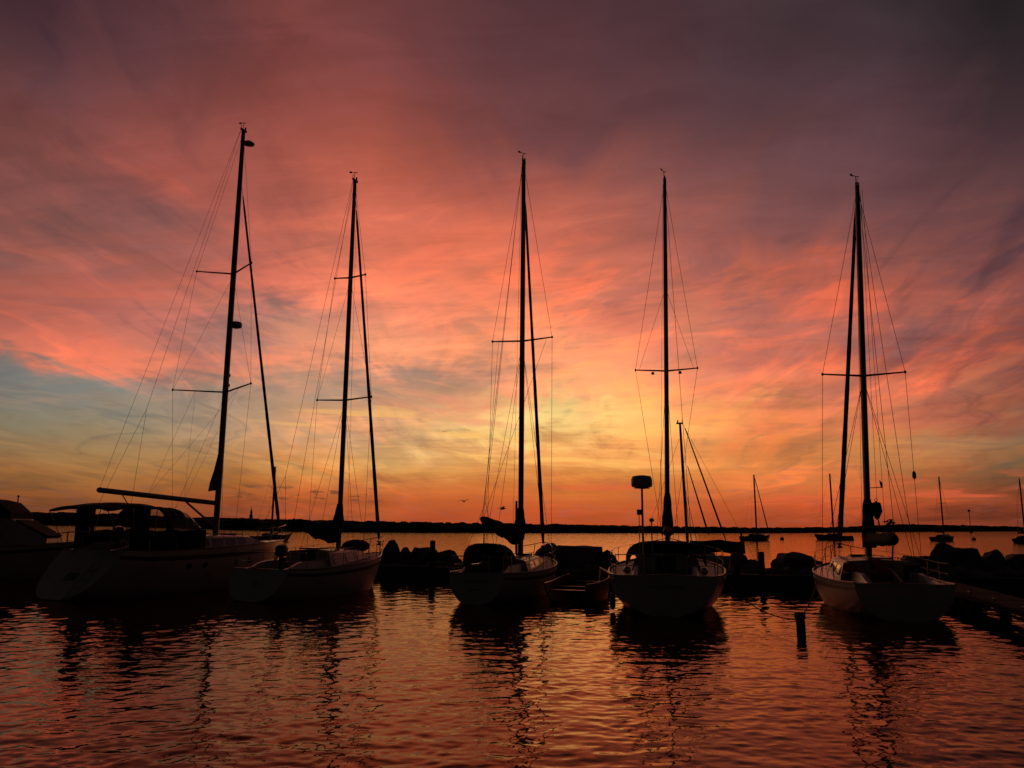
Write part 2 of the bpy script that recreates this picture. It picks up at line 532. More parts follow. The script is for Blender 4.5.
def wnoise(scale, sx, sy, rot, detail, rough, dist=0.0):
    mp = t_.nodes.new('ShaderNodeMapping')
    mp.inputs['Rotation'].default_value = (0, 0, rot)
    mp.inputs['Scale'].default_value = (sx, sy, 1)
    t_.links.new(geo.outputs['Position'], mp.inputs['Vector'])
    n = t_.nodes.new('ShaderNodeTexNoise')
    n.noise_dimensions = '2D'
    n.inputs['Scale'].default_value = scale
    n.inputs['Detail'].default_value = detail
    n.inputs['Roughness'].default_value = rough
    n.inputs['Distortion'].default_value = dist
    t_.links.new(mp.outputs[0], n.inputs['Vector'])
    return n.outputs['Fac']


def wsum(items):
    acc = None
    for fac, amp in items:
        m = t_.nodes.new('ShaderNodeMath'); m.operation = 'MULTIPLY_ADD'
        t_.links.new(fac, m.inputs[0]); m.inputs[1].default_value = amp
        if acc is None:
            m.inputs[2].default_value = 0.0
        else:
            t_.links.new(acc, m.inputs[2])
        acc = m.outputs[0]
    return acc


# far water carries its waves in the shader, near water in the mesh itself
spg = t_.nodes.new('ShaderNodeSeparateXYZ')
t_.links.new(geo.outputs['Position'], spg.inputs[0])
fr = t_.nodes.new('ShaderNodeMapRange')
t_.links.new(spg.outputs['Y'], fr.inputs[0])
fr.inputs[1].default_value, fr.inputs[2].default_value = 45.0, 85.0
far_h = wsum([(wnoise(0.55, 0.55, 1.0, R(12), 2.0, 0.5, 0.6), 0.06), (wnoise(1.7, 0.6, 1.0, R(-9), 2.0, 0.5, 0.5), 0.022)])
fm = t_.nodes.new('ShaderNodeMath'); fm.operation = 'MULTIPLY'
t_.links.new(far_h, fm.inputs[0]); t_.links.new(fr.outputs[0], fm.inputs[1])
fine = wnoise(6.5, 0.7, 1.0, R(16), 2.0, 0.5, 0.3)
fa = t_.nodes.new('ShaderNodeMath'); fa.operation = 'MULTIPLY_ADD'
t_.links.new(fine, fa.inputs[0]); fa.inputs[1].default_value = 0.0035
t_.links.new(fm.outputs[0], fa.inputs[2])
bp = t_.nodes.new('ShaderNodeBump')
bp.inputs['Strength'].default_value = 1.0
bp.inputs['Distance'].default_value = 1.0
t_.links.new(fa.outputs[0], bp.inputs['Height'])
for nd in (body, mirror, fres):
    t_.links.new(bp.outputs[0], nd.inputs['Normal'])

import numpy as np
NR, NC, YN, YF = 900, 640, 6.0, 110.0
HALF = 0.78
inv = np.linspace(1 / YN, 1 / YF, NR)
Yr = 1 / inv
dYr = np.gradient(Yr)
kc = np.linspace(-HALF, HALF, NC)
XX = Yr[:, None] * kc[None, :] + np.sign(kc)[None, :] * 2.0 * np.abs(kc[None, :]) / HALF
YY = np.repeat(Yr[:, None], NC, axis=1)
ZZ = np.zeros_like(XX)
rs_ = np.random.RandomState(12)
SLOPE = 0.056
comps = []
for i in range(150):
    lam = 0.15 * (1.6 / 0.15) ** rs_.rand()
    ang = R(90) + R(18) + rs_.normal() * R(46)
    comps.append((lam, ang, rs_.rand() * 2 * pi, rs_.uniform(.5, 1.0) * (1.0 if lam < 0.8 else 0.5)))
norm = sqrt(sum(c[3] ** 2 for c in comps) / 2)
# gusts: patches of calmer and rougher water
gust = np.zeros_like(XX)
for i in range(7):
    lam = rs_.uniform(5, 16); a_g = rs_.uniform(0, 2 * pi)
    gust += np.sin((XX * cos(a_g) * .6 + YY * sin(a_g)) * 2 * pi / lam + rs_.rand() * 6.28) / 3.2
gust = np.clip(1.0 + 0.38 * gust, 0.45, 1.6)
for lam, ang, ph, wgt in comps:
    k = 2 * pi / lam
    amp = SLOPE * wgt / norm / k
    fade = np.clip((lam / (2.2 * dYr) - 0.6) / 0.8, 0, 1)[:, None]
    arg = k * (XX * cos(ang) + YY * sin(ang)) + ph + 0.9 * np.sin(0.31 * k * (XX * sin(ang) - YY * cos(ang)) + ph * 3)
    ZZ += fade * amp * np.sin(arg)
ZZ *= gust
edge_r = np.clip(np.minimum(np.arange(NR), np.arange(NR)[::-1]) / 12.0, 0, 1)[:, None]
edge_c = np.clip(np.minimum(np.arange(NC), np.arange(NC)[::-1]) / 8.0, 0, 1)[None, :]
ZZ *= edge_r * edge_c * np.clip((105 - YY) / 40.0, 0, 1)
co = np.stack([XX, YY, ZZ], -1).reshape(-1, 3).astype(np.float32)
idx = np.arange(NR * NC).reshape(NR, NC)
quads = np.stack([idx[:-1, :-1], idx[:-1, 1:], idx[1:, 1:], idx[1:, :-1]], -1).reshape(-1, 4)
nl, nrt = tuple(co[0]), tuple(co[NC - 1])
fl, frt = tuple(co[(NR - 1) * NC]), tuple(co[-1])
outer = np.array([(-6000, -200, 0), (6000, -200, 0), (6000, 9000, 0), (-6000, 9000, 0), nl, nrt, frt, fl], np.float32)
outer[:, 2] = 0
o0 = NR * NC
oq = np.array([(0, 1, 5, 4), (1, 2, 6, 5), (2, 3, 7, 6), (3, 0, 4, 7)]) + o0
co = np.concatenate([co, outer]); quads = np.concatenate([quads, oq]).astype(np.int32)
me = bpy.data.meshes.new('water')
me.vertices.add(len(co)); me.vertices.foreach_set('co', co.ravel())
me.loops.add(quads.size); me.loops.foreach_set('vertex_index', quads.ravel())
me.polygons.add(len(quads))
me.polygons.foreach_set('loop_start', np.arange(0, quads.size, 4, dtype=np.int32))
me.polygons.foreach_set('use_smooth', np.ones(len(quads), dtype=bool))
me.update(calc_edges=True)
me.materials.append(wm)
wo_ = bpy.data.objects.new('water', me)
COL.objects.link(wo_)
tag(wo_, kind='structure')

# ------------------------------------------------------------------ far shore
SHORE = [(-200, 523.6, 506), (-60, 524.6, 510), (30, 525.0, 512), (110, 526.0, 513.5), (200, 528.5, 517), (290, 531, 519), (384, 532, 521),
         (512, 532.6, 523), (640, 532.8, 525.5), (770, 533, 527.5), (850, 532.2, 526.5), (900, 531.6, 524), (960, 531.4, 525), (1024, 531.2, 526.6),
         (1120, 531.0, 527), (1260, 531.2, 526)]
shore_pts = []
for px, yb, ytop in SHORE:
    p = on_water(px, yb)
    q = at(px, ytop, p.y)
    shore_pts.append((p, q.z))


def shore_at(t):
    t = max(0, min(len(shore_pts) - 1.0001, t))
    i = int(t); f = t - i
    return shore_pts[i][0].lerp(shore_pts[i + 1][0], f), lerp(shore_pts[i][1], shore_pts[i + 1][1], f)


land, woods = MB(), MB()
rows, rl = [], []
NS = 15 * 26
for k in range(NS + 1):
    p, zt = shore_at(15 * k / NS)
    out = Vector((p.x, p.y, 0)).normalized()
    h = max(1.0, zt)
    rl.append([p + out * 0 + Vector((0, 0, -1)), p + out * 2 + Vector((0, 0, h * 0.22)), p + out * (10 + h * 3) + Vector((0, 0, h * 0.55)),
               p + out * (300 + h * 20) + Vector((0, 0, h * 0.6))])
land.loft(rl, cap=False, closed=False)
tag(land.build('terrain', 'shore_earth', smooth=True), kind='structure')
rnd = random.Random(3)
for k in range(1500):
    p, zt = shore_at(15 * rnd.random())
    out = Vector((p.x, p.y, 0)).normalized()
    h = max(1.0, zt)
    q = p + out * rnd.uniform(3, 8 + h * 2.4)
    hh = h * rnd.uniform(0.80, 1.0) * (1.07 if rnd.random() < 0.06 else 1.0)
    ww = h * rnd.uniform(0.3, 1.3) + p.length * 0.0026
    n = 6
    rings = []
    for (fr, fz) in ((0.55, 0.0), (1.0, 0.35), (0.8, 0.75), (0.3, 1.0)):
        rings.append([(q.x + ww * fr * cos(2 * pi * j / n + k) * rnd.uniform(.75, 1.25), q.y + ww * fr * sin(2 * pi * j / n + k) * rnd.uniform(.75, 1.25),
                       hh * fz * rnd.uniform(.94, 1.03)) for j in range(n)])
    woods.loft(rings)
tag(woods.build('far_woods', 'woods_leaf'), 'dark low line of woods along the whole far shore', 'woods', kind='stuff')

p = at(251, 517, 620)
tw = MB()
tw.lathe((0, 0, 0), [(1.5, 0), (1.3, 9), (1.5, 9.2), (1.5, 9.6), (0.9, 9.8), (0.8, 11.5), (1.0, 11.7), (0.12, 15.0), (0.08, 17)], 10)
o = tw.build('lookout_tower', 'brick_pale', smooth=True)
o.location = (p.x, p.y, max(0, p.z - 9))
tag(o, 'small pointed tower rising above the far woods on the left', 'tower')
b = at(890, 525, 520)
bm_ = MB()
rnd = random.Random(11)
tr = empty('shore_tree', (b.x, b.y, 0.6))
tag(tr, 'round bushy tree standing up from the far shore at the right', 'tree')
for i in range(26):
    a, e_ = rnd.uniform(0, 2 * pi), rnd.uniform(-0.6, 1.2)
    rr = rnd.uniform(1.0, 3.0)
    bm_.ball((cos(a) * cos(e_) * rr * 1.25, sin(a) * cos(e_) * rr, 4.8 + sin(e_) * rr * 0.9), rnd.uniform(.4, 1.1), rnd.uniform(.4, 1.1), rnd.uniform(.4, .9), 6, 4)
bm_.build('crown', 'woods_leaf', tr)
MB().tube([(0, 0, 0), (0.1, 0, 1.8), (0, 0, 4.6)], [0.35, 0.26, 0.12], 7).build('trunk', 'timber_pile', tr)

# harbour marker post and mooring buoys
p = on_water(971, 533.0)
mk = empty('marker_post', (p.x, p.y, 0))
tag(mk, 'thin pole with a round lamp head on the far water at right', 'marker')
ztop = at(971, 510.5, p.y).z
MB().tube([(0, 0, -1), (0, 0, ztop - 0.6)], 0.16, 8).build('pole', 'wire', mk)
MB().lathe((0, 0, ztop - 0.7), [(0.2, 0), (0.6, 0.05), (0.7, 0.5), (0.6, 1.0), (0.1, 1.3)], 10).build('lamp_head', 'plastic_dark', mk, True)
MB().lathe((0, 0, -0.5), [(0.9, 0), (0.9, 1.0), (0.5, 1.2)], 10).build('base', 'brick_pale', mk)
for px, py, lab in ((782, 539.8, 'small round mooring buoy floating right of the near moored sloop'), (974, 540, 'small round mooring buoy floating below the marker pole')):
    p = on_water(px, py)
    bo = empty('mooring_buoy', (p.x, p.y, 0))
    tag(bo, lab, 'buoy', 'mooring buoys on the open water')
    MB().ball((0, 0, 0.18), 0.42, 0.42, 0.36, 12, 8).build('float', 'buoy_paint', bo, True)
    MB().tube([(0, 0, 0.5), (0, 0, 0.72), (0.1, 0, 0.8), (0.2, 0, 0.72), (0.2, 0, 0.5)], 0.03, 6).build('ring', 'steel', bo)

# ------------------------------------------------------------------ docks
DOCK_Z = 0.55
dock_front = [on_water(px, py, DOCK_Z) for px, py in ((60, 556.0), (420, 567.0), (590, 571.6), (770, 575.2), (960, 577.2), (1120, 579.5))]


def dock(name, a, b, width, label, piles, fascia=False, zlow=0.12, deep=0.19, boards='timber_pale'):
    a, b = Vector(a), Vector(b)
    L = (b - a).length
    dr = (b - a).normalized()
    root = empty(name, (a.x, a.y, 0), atan2(dr.y, dr.x))
    tag(root, label, 'dock')
    rnd = random.Random(int(L * 100))
    m = MB()
    x = 0.0
    while x < L - 0.16:
        e = rnd.uniform(-0.012, 0.012)
        dzz = rnd.uniform(-0.006, 0.006)
        m.box((x, -0.03 + e, DOCK_Z - 0.045 + dzz), (x + 0.145, width + 0.03 + e, DOCK_Z + dzz))
        x += 0.157
    m.build('deck_boards', boards, root)
    f = MB()
    for y0 in (0.0, width - 0.07, width * 0.5):
        f.box((0, y0, DOCK_Z - deep), (L, y0 + 0.07, DOCK_Z - 0.052))
    f.build('stringer', 'timber_grey', root)
    if fascia:
        f = MB()
        f.box((0, -0.075, zlow), (L, -0.004, zlow + 0.11))
        f.box((0, width + 0.004, zlow), (L, width + 0.075, zlow + 0.11))
        f.build('rubbing_board', 'timber_pile', root)
    for (x, y, zt, r) in piles:
        q = MB()
        q.tube([(x, y, -1.2), (x + 0.01, y, 0.4), (x, y, zt - 0.03), (x, y, zt)], [r * 1.06, r * 1.02, r, r * 0.86], 12)
        q.build('piling', 'timber_pile', root, True)
    for k in range(int(L / 2.4)):
        c = MB()
        cx_ = 1.2 + 2.4 * k
        c.tube([(cx_ - 0.13, 0.12, DOCK_Z + 0.08), (cx_ - 0.05, 0.12, DOCK_Z + 0.065), (cx_ + 0.05, 0.12, DOCK_Z + 0.065), (cx_ + 0.13, 0.12, DOCK_Z + 0.08)], [.012, .02, .02, .012], 6)
        c.box((cx_ - 0.05, 0.1, DOCK_Z), (cx_ + 0.05, 0.14, DOCK_Z + 0.06))
        c.build('cleat', 'wire', root)
    return root, a, dr, L


def along(a, b, px):
    """distance along a dock edge at which it shows at column px"""
    best = min(range(400), key=lambda k: abs(proj(a.lerp(b, k / 399.0))[0] - px))
    return (b - a).length * best / 399.0


def zat(p, py):
    """height that shows at row py above point p"""
    best = min(range(1300), key=lambda k: abs(proj((p.x, p.y, k * 0.02))[1] - py))
    return best * 0.02


A0, A1 = dock_front[0], dock_front[2]
sx = along(A0, A1, 429)
pl = [(sx, 0.3, zat(A0.lerp(A1, sx / (A1 - A0).length), 540.5), 0.13)]
LA = (A1 - A0).length
pl += [(x, 1.62, 0.50, 0.12) for x in (3, 7, 11, 15, 19)] + [(x, -0.21, 0.46, 0.12) for x in (LA * 0.55, LA * 0.66, LA * 0.82)]
dock('dock', A0, A1, 1.5, 'long weathered timber dock behind the three boats on the left', pl)
B0, B1 = dock_front[2] + Vector((0.02, 0, 0)), dock_front[3]
LB = (B1 - B0).length
s1 = along(B0, B1, 762); s2 = along(B0, B1, 737)
pl = [(s1, -0.21, zat(B0.lerp(B1, s1 / LB), 551.5), 0.125), (s2, -0.21, 0.95, 0.125), (LB * 0.3, 1.62, 0.5, 0.12)]
dock('dock', B0, B1, 1.5, 'timber dock section with a tall square topped piling right of the middle boats', pl)
C0, C1 = dock_front[3] + Vector((0.02, 0, 0)), dock_front[5]
LC = (C1 - C0).length
dock('dock', C0, C1, 1.5, 'timber dock section in front of the pointed boulders at the far right', [(x, 1.62, 0.5, 0.12) for x in (1.5, 5, 8.5)])
# finger pier beside the rightmost sailboat
q0 = on_water(958, 592.0, DOCK_Z)
q1 = on_water(1060, 622.0, DOCK_Z)
dr = (q1 - q0).normalized()
back = q0 - dr * 5.2
Lf = (q1 - back).length
dock('finger_pier', back, q1 + dr * 1.0, 1.15, 'low timber finger pier running out alongside the rightmost sailboat', [(x, -0.2, 0.36, 0.12) for x in (0.8, 3.4, 5.6, 8.0, 10.4)] + [(x, 1.35, 0.4, 0.12) for x in (2, 5, 8)], True, 0.03, 0.14, 'timber_grey')

# lone piling in the foreground
pf = on_water(801, 635.0)
zt = zat(pf, 612.5)
lp = empty('mooring_post', (pf.x, pf.y, 0))
tag(lp, 'short dark timber mooring post standing alone in the near water', 'post')
m = MB()
m.tube([(0, 0, -1), (0.01, 0, 0.2), (0, 0.01, 0.5), (0, 0, zt - 0.08)], [0.108, 0.105, 0.10, 0.10], 14)
m.build('shaft', 'timber_pile', lp, True)
m = MB()
m.lathe((0, 0, zt - 0.16), [(0.11, 0), (0.128, 0.02), (0.13, 0.12), (0.11, 0.155), (0.02, 0.165)], 14)
m.build('cap', 'rubber', lp, True)
POST = (pf, zt)

# ------------------------------------------------------------------ breakwater boulders


def boulder(px0, px1, ptop, Y, seed, label=None, flat=0.0, peak=0.0, group=True):
    rnd = random.Random(seed)
    c = at((px0 + px1) / 2, ptop, Y)
    wx = (px1 - px0) / FPX * Y * 0.60
    hz = (c.z + 0.5) / 2
    bm = bmesh.new()
    for k in range(34):
        a, z = rnd.uniform(0, 2 * pi), rnd.uniform(-1, 1)
        r = (1 - abs(z) ** (6 if flat else 4.0)) ** 0.5
        r *= rnd.uniform(0.88, 1.08)
        if z > 0 and peak:
            r *= (1 - peak * z)
        bm.verts.new((cos(a) * r * wx, sin(a) * r * max(wx * 1.05, 0.6), z * hz))
    if flat:
        for sx_ in (-flat, flat):
            for sy_ in (-0.5, 0.5):
                bm.verts.new((sx_ * wx, sy_ * wx, hz * rnd.uniform(0.93, 1.0)))
    else:
        ox = rnd.uniform(-.35, .35)
        bm.verts.new((ox * wx, 0, hz))
        bm.verts.new(((ox + rnd.choice((-.5, .5))) * wx, rnd.uniform(-.3, .3) * wx, hz * rnd.uniform(.62, .9)))
        bm.verts.new(((-ox) * wx, .4 * wx, hz * rnd.uniform(.6, .95)))
    res = bmesh.ops.convex_hull(bm, input=bm.verts)
    junk = [g for g in res['geom_interior'] if isinstance(g, bmesh.types.BMVert)]
    bmesh.ops.delete(bm, geom=junk, context='VERTS')
    bmesh.ops.subdivide_edges(bm, edges=bm.edges, cuts=2, use_grid_fill=True)
    for _ in range(1):
        bmesh.ops.smooth_vert(bm, verts=bm.verts, factor=0.10, use_axis_x=True, use_axis_y=True, use_axis_z=True)
    for v in bm.verts:
        nn = noise.noise(v.co * 2.3 + Vector((seed, 0, 0))) * 0.11 + noise.noise(v.co * 6 + Vector((0, seed, 0))) * 0.05
        v.co += v.co.normalized() * nn
    zmax = max(v.co.z for v in bm.verts)
    zmin = min(v.co.z for v in bm.verts)
    k = (c.z + 0.5) / (zmax - zmin)
    for v in bm.verts:
        v.co.z = (v.co.z - zmin) * k
    bmesh.ops.recalc_face_normals(bm, faces=bm.faces)
    me = bpy.data.meshes.new('boulder')
    bm.to_mesh(me); bm.free()
    me.materials.append(MATS['rock'])
    o = bpy.data.objects.new('boulder', me)
    COL.objects.link(o)
    o.location = (c.x, c.y, -0.5)
    tag(o, label or 'low dark angular boulder filling the breakwater behind the docks', 'boulder', 'boulders of the breakwater')
    return o


def wall_Y(px):
    f = [(300, 44.5), (390, 42.2), (580, 38.2), (790, 35.6), (960, 34.6), (1100, 34.0)]
    for (a, ya), (b_, yb) in zip(f, f[1:]):
        if px <= b_:
            return lerp(ya, yb, max(0, (px - a)) / (b_ - a))
    return 34.0


BIG = [(380, 402, 539.5, 0, .3, 'humped boulder just right of the second sailboat bow'),
       (398, 412, 547, 0, .2, 'small boulder between the humped one and the round one left of the dock piling'),
       (410, 437, 547, .55, 0, 'rounded flat topped boulder directly behind the tall piling on the left dock'),
       (434, 462, 549.5, 0, .2, 'sloping boulder left of the middle sailboat stern'),
       (536, 562, 542.5, 0, .3, 'dark sloping boulder behind the middle sailboat bow'),
       (558, 601, 545.5, .8, 0, 'long flat topped boulder between the two middle sailboats'),
       (594, 618, 549.5, 0, .3, 'sloping shoulder boulder right of the long flat one'),
       (728, 748, 552, .5, 0, 'squarish boulder right of the grey canopy'),
       (738, 759, 559, 0, .2, 'lower sloping boulder left of the tall dock piling'),
       (774, 812, 552, .45, .1, 'broad trapezoid boulder between the piling and the rightmost sailboat'),
       (802, 826, 558.5, 0, .2, 'low boulder touching the left side of the rightmost sailboat'),
       (900, 938, 555.5, .4, .1, 'wide low boulder behind the rightmost sailboat cockpit'),
       (929, 951, 541.5, 0, .35, 'tall pointed boulder leaning right of the rightmost sailboat'),
       (946, 978, 547.5, .5, 0, 'slanting block shaped boulder right of the tall pointed one'),
       (977, 1007, 549, 0, .5, 'peaked triangular boulder near the right end of the breakwater'),
       (1003, 1040, 553.5, .4, .1, 'rounded boulder cut by the right edge of the view')]
for i, (a, b_, tp, fl, pk, lab) in enumerate(BIG):
    boulder(a, b_, tp, wall_Y((a + b_) / 2) + (0.3 if i % 2 else 0), 20 + i, lab, fl, pk)
rnd = random.Random(5)
px = 366.0
i = 0
while px < 1060:
    wpx = rnd.uniform(18, 34)
    top = lerp(559, 567.5, sm(380, 760, px)) + rnd.uniform(-1.5, 1.5)
    boulder(px, px + wpx, top, wall_Y(px) - 0.9 + rnd.uniform(-.2, .2), 100 + i, None, 0.4 if i % 3 == 0 else 0, 0.1)
    px += wpx * 0.72
    i += 1

# ------------------------------------------------------------------ sailboats
class Hull:
    def __init__(h, L, B, fs, fb, tr=0.75, scoop=0.0, kz0=-0.02, ov=0.6, pw=0.62, dip=0.10, wl=0.45, full=2.2):
        h.L, h.B, h.fs, h.fb, h.tr, h.scoop, h.kz0, h.ov, h.pw, h.dip, h.umax, h.full = L, B, fs, fb, tr, scoop, kz0, ov, pw, dip, wl, full

    def hb(h, u):
        if u < h.umax:
            return h.B / 2 * (h.tr + (1 - h.tr) * sin(pi / 2 * u / h.umax))
        t = (u - h.umax) / (1 - h.umax)
        return max(0.025, h.B / 2 * (1 - t ** h.full))

    def zs(h, u):
        return h.fs + (h.fb - h.fs) * u ** 1.7 - h.dip * sin(pi * min(1, u * 1.15)) * (1 - u)

    def zk(h, u):
        return -0.5 * max(0.0, sin(pi * u)) ** 0.6 + h.kz0 * (1 - u) ** 6 - 0.1 * u ** 8

    def pt(h, u, v, side=1, off=0.0):
        zs_, zk_, b = h.zs(u), h.zk(u), h.hb(u)
        a = v * pi / 2
        p = h.pw + 0.35 * sm(0.6, 1, u)
        y = b * sin(a) ** p + off
        z = zk_ + (zs_ - zk_) * (1 - cos(a)) ** 0.95
        zz = max(0.0, min(1.2, z / h.fb))
        x = u * h.L + h.ov * (zz - 1) * sm(0.72, 1, u) + h.scoop * max(0, min(1.2, z / h.fs)) * (1 - sm(0, 0.28, u))
        return Vector((x, side * y, z))

    def deck(h, u, y=None, dz=0.0):
        e = h.pt(u, 1)
        b = e.y
        yy = b if y is None else max(-b, min(b, y))
        z = e.z - 0.03 + 0.05 * (1 - (yy / max(b, .05)) ** 2) + dz
        return Vector((e.x, yy, z))

    def u_of(h, x):
        lo, hi = 0.0, 1.0
        for _ in range(30):
            m = (lo + hi) / 2
            if h.pt(m, 1).x < x: lo = m
            else: hi = m
        return (lo + hi) / 2

    def dk(h, x, y=0.0, dz=0.0):
        return h.deck(h.u_of(x), y, dz)


def build_hull(root, h, hull_m, deck_m, ck=None, stripe=True, coam=.24):
    NU, MV = 30, 11
    mb = MB()
    rings = []
    for i in range(NU + 1):
        u = i / NU
        rings.append([h.pt(u, j / MV, -1) for j in range(MV, 0, -1)] + [h.pt(u, j / MV, 1) for j in range(0, MV + 1)])
    mb.loft(rings, cap=False, closed=False)
    n = len(rings[0])
    mb.add(rings[0], [tuple(range(n))])
    hull = mb.build('hull', hull_m, root, True)
    d = MB()
    us = [i / 40 for i in range(41)]
    if ck:
        u0, u1, cw, zf = h.u_of(ck[0]), h.u_of(ck[1]), ck[2], ck[3]
        us = sorted([u for u in us if abs(u - u0) > 0.012 and abs(u - u1) > 0.012] + [u0, u1])
    for a, b in zip(us, us[1:]):
        if ck and a >= u0 - 1e-6 and b <= u1 + 1e-6:
            for s in (-1, 1):
                d.add([h.deck(a), h.deck(b), h.deck(b, cw), h.deck(a, cw)] if s > 0 else
                      [h.deck(a, -h.hb(a)), h.deck(a, -cw), h.deck(b, -cw), h.deck(b, -h.hb(b))], [(0, 1, 2, 3)])
        else:
            ys = [-1, -.6, -.2, .2, .6, 1]
            ra = [h.deck(a, y * h.pt(a, 1).y) for y in ys]
            rb = [h.deck(b, y * h.pt(b, 1).y) for y in ys]
            d.loft([ra, rb], cap=False, closed=False)
    d.build('deck', deck_m, root, True)
    if ck:
        c = MB()
        x0, x1 = ck[0], ck[1]
        zt0, zt1 = h.dk(x0, cw).z, h.dk(x1, cw).z
        sw = cw * 0.45
        zseat = zf + 0.38
        # floor, seats and end walls of the well
        c.add([(x0, -sw, zf), (x1, -sw, zf), (x1, sw, zf), (x0, sw, zf)], [(0, 1, 2, 3)])
        for s in (-1, 1):
            c.add([(x0, s * sw, zf), (x1, s * sw, zf), (x1, s * sw, zseat), (x0, s * sw, zseat)], [(0, 1, 2, 3)])
            c.add([(x0, s * sw, zseat), (x1, s * sw, zseat), (x1, s * cw, zseat), (x0, s * cw, zseat)], [(0, 1, 2, 3)])
            c.add([(x0, s * cw, zseat), (x1, s * cw, zseat), (x1, s * cw, zt1), (x0, s * cw, zt0)], [(0, 1, 2, 3)])
        for x, z in ((x0, zt0), (x1, zt1)):
            c.add([(x, -cw, zseat), (x, cw, zseat), (x, cw, z), (x, -cw, z)], [(0, 1, 2, 3)])
            c.add([(x, -sw, zf), (x, sw, zf), (x, sw, zseat), (x, -sw, zseat)], [(0, 1, 2, 3)])
        c.build('cockpit', deck_m, root)
        for s in (-1, 1):
            rings = []
            for k in range(9):
                x = lerp(x0 - 0.15, x1 + 0.25, k / 8)
                hh = coam * sm(0, 0.35, k / 8) + 0.03
                y = s * (cw + 0.03)
                z = h.dk(x, cw).z - 0.03
                rings.append([(x, y, z), (x, y + s * 0.20, z), (x, y + s * 0.15, z + hh), (x, y + s * 0.02, z + hh)])
            MB().loft(rings).build('coaming', hull_m if hull_m.startswith('gel') else deck_m, root, True)
    for s in (-1, 1):
        m = MB()
        m.tube([h.pt(i / 30, 1, s) + Vector((0, 0, 0.012)) for i in range(31)], 0.024, 5)
        m.build('toe_rail', 'wood_varnish', root, True)
        if stripe:
            m = MB()
            rings = []
            for i in range(31):
                u = i / 30
                v1, v0 = 0.93, 0.88
                rings.append([h.pt(u, v0, s, 0.001), h.pt(u, v0, s, 0.006), h.pt(u, v1, s, 0.006), h.pt(u, v1, s, 0.001)])
            m.loft(rings)
            m.build('sheer_stripe', 'stripe_dark', root, True)
    return hull


def build_cabin(root, h, x0, x1, w0, w1, hh0, hh1, wins, m='gelcoat_white', front=0.5, wf=(.26, .86)):
    NT = 12

    def sec(t):
        x = lerp(x0, x1, t)
        w = min(lerp(w0, w1, t ** 1.3), h.pt(h.u_of(x), 1).y - 0.18)
        hh = lerp(hh0, hh1, t) * (1 - sm(1 - front / (x1 - x0) * 1.2, 1.0, t) * 0.82)
        return x, w, hh, h.dk(x, w).z - 0.03

    def sp(t, f, s, off=0.0):
        x, w, hh, zb = sec(t)
        return Vector((x, s * (w - 0.13 * f * min(1, hh / .3) + off), zb + hh * f * 0.86))
    rings = []
    for i in range(NT + 1):
        t = i / NT
        x, w, hh, zb = sec(t)
        r = []
        for s, fs in ((-1, (0, .5, 1)), (1, (1, .5, 0))):
            pts = [sp(t, f, s) for f in fs]
            if s < 0:
                r += pts + [Vector((x, -(w - .25), zb + hh * .98)), Vector((x, 0, zb + hh * 1.07)), Vector((x, (w - .25), zb + hh * .98))]
            else:
                r += pts
        rings.append(r)
    cab = MB().loft(rings).build('cabin', m, root, True)
    for (t0, t1) in wins:
        for s in (-1, 1):
            r = []
            for k in range(5):
                t = lerp(t0, t1, k / 4)
                e = 0.06 if k in (0, 4) else 0.0
                r.append([sp(t, wf[0] + e, s, 0.001), sp(t, wf[0] + e, s, 0.012), sp(t, wf[1] - e, s, 0.012), sp(t, wf[1] - e, s, 0.001)])
            MB().loft(r).build('window', 'window_dark', cab)
    x, w, hh, zb = sec(0)
    MB().box((x - 0.03, -0.31, zb + 0.02), (x - 0.004, 0.31, zb + hh * 0.98)).build('companionway', 'window_dark', cab)
    mm = MB()
    mm.box((x + 0.02, -0.36, zb + hh * 1.07 + .005), (x + 0.8, 0.36, zb + hh * 1.07 + 0.06))
    mm.build('sliding_hatch', 'gelcoat_cream', cab)
    x, w, hh, zb = sec(0.68)
    MB().box((x - .25, -.25, zb + hh * 1.04), (x + .25, .25, zb + hh * 1.07 + .07)).build('deck_hatch', 'window_dark', cab)
    for s in (-1, 1):
        mm = MB()
        pts = []
        for k in range(9):
            t = lerp(.12, .72, k / 8)
            x, w, hh, zb = sec(t)
            pts.append((x, s * (w - .32), zb + hh + (.075 if k % 2 == 0 else .055)))
        mm.tube(pts, 0.016, 5)
        for k in (0, 2, 4, 6, 8):
            mm.tube([Vector(pts[k]) - Vector((0, 0, .09)), pts[k]], .015, 5)
        mm.build('grab_rail', 'wood_varnish', cab)
    return sec


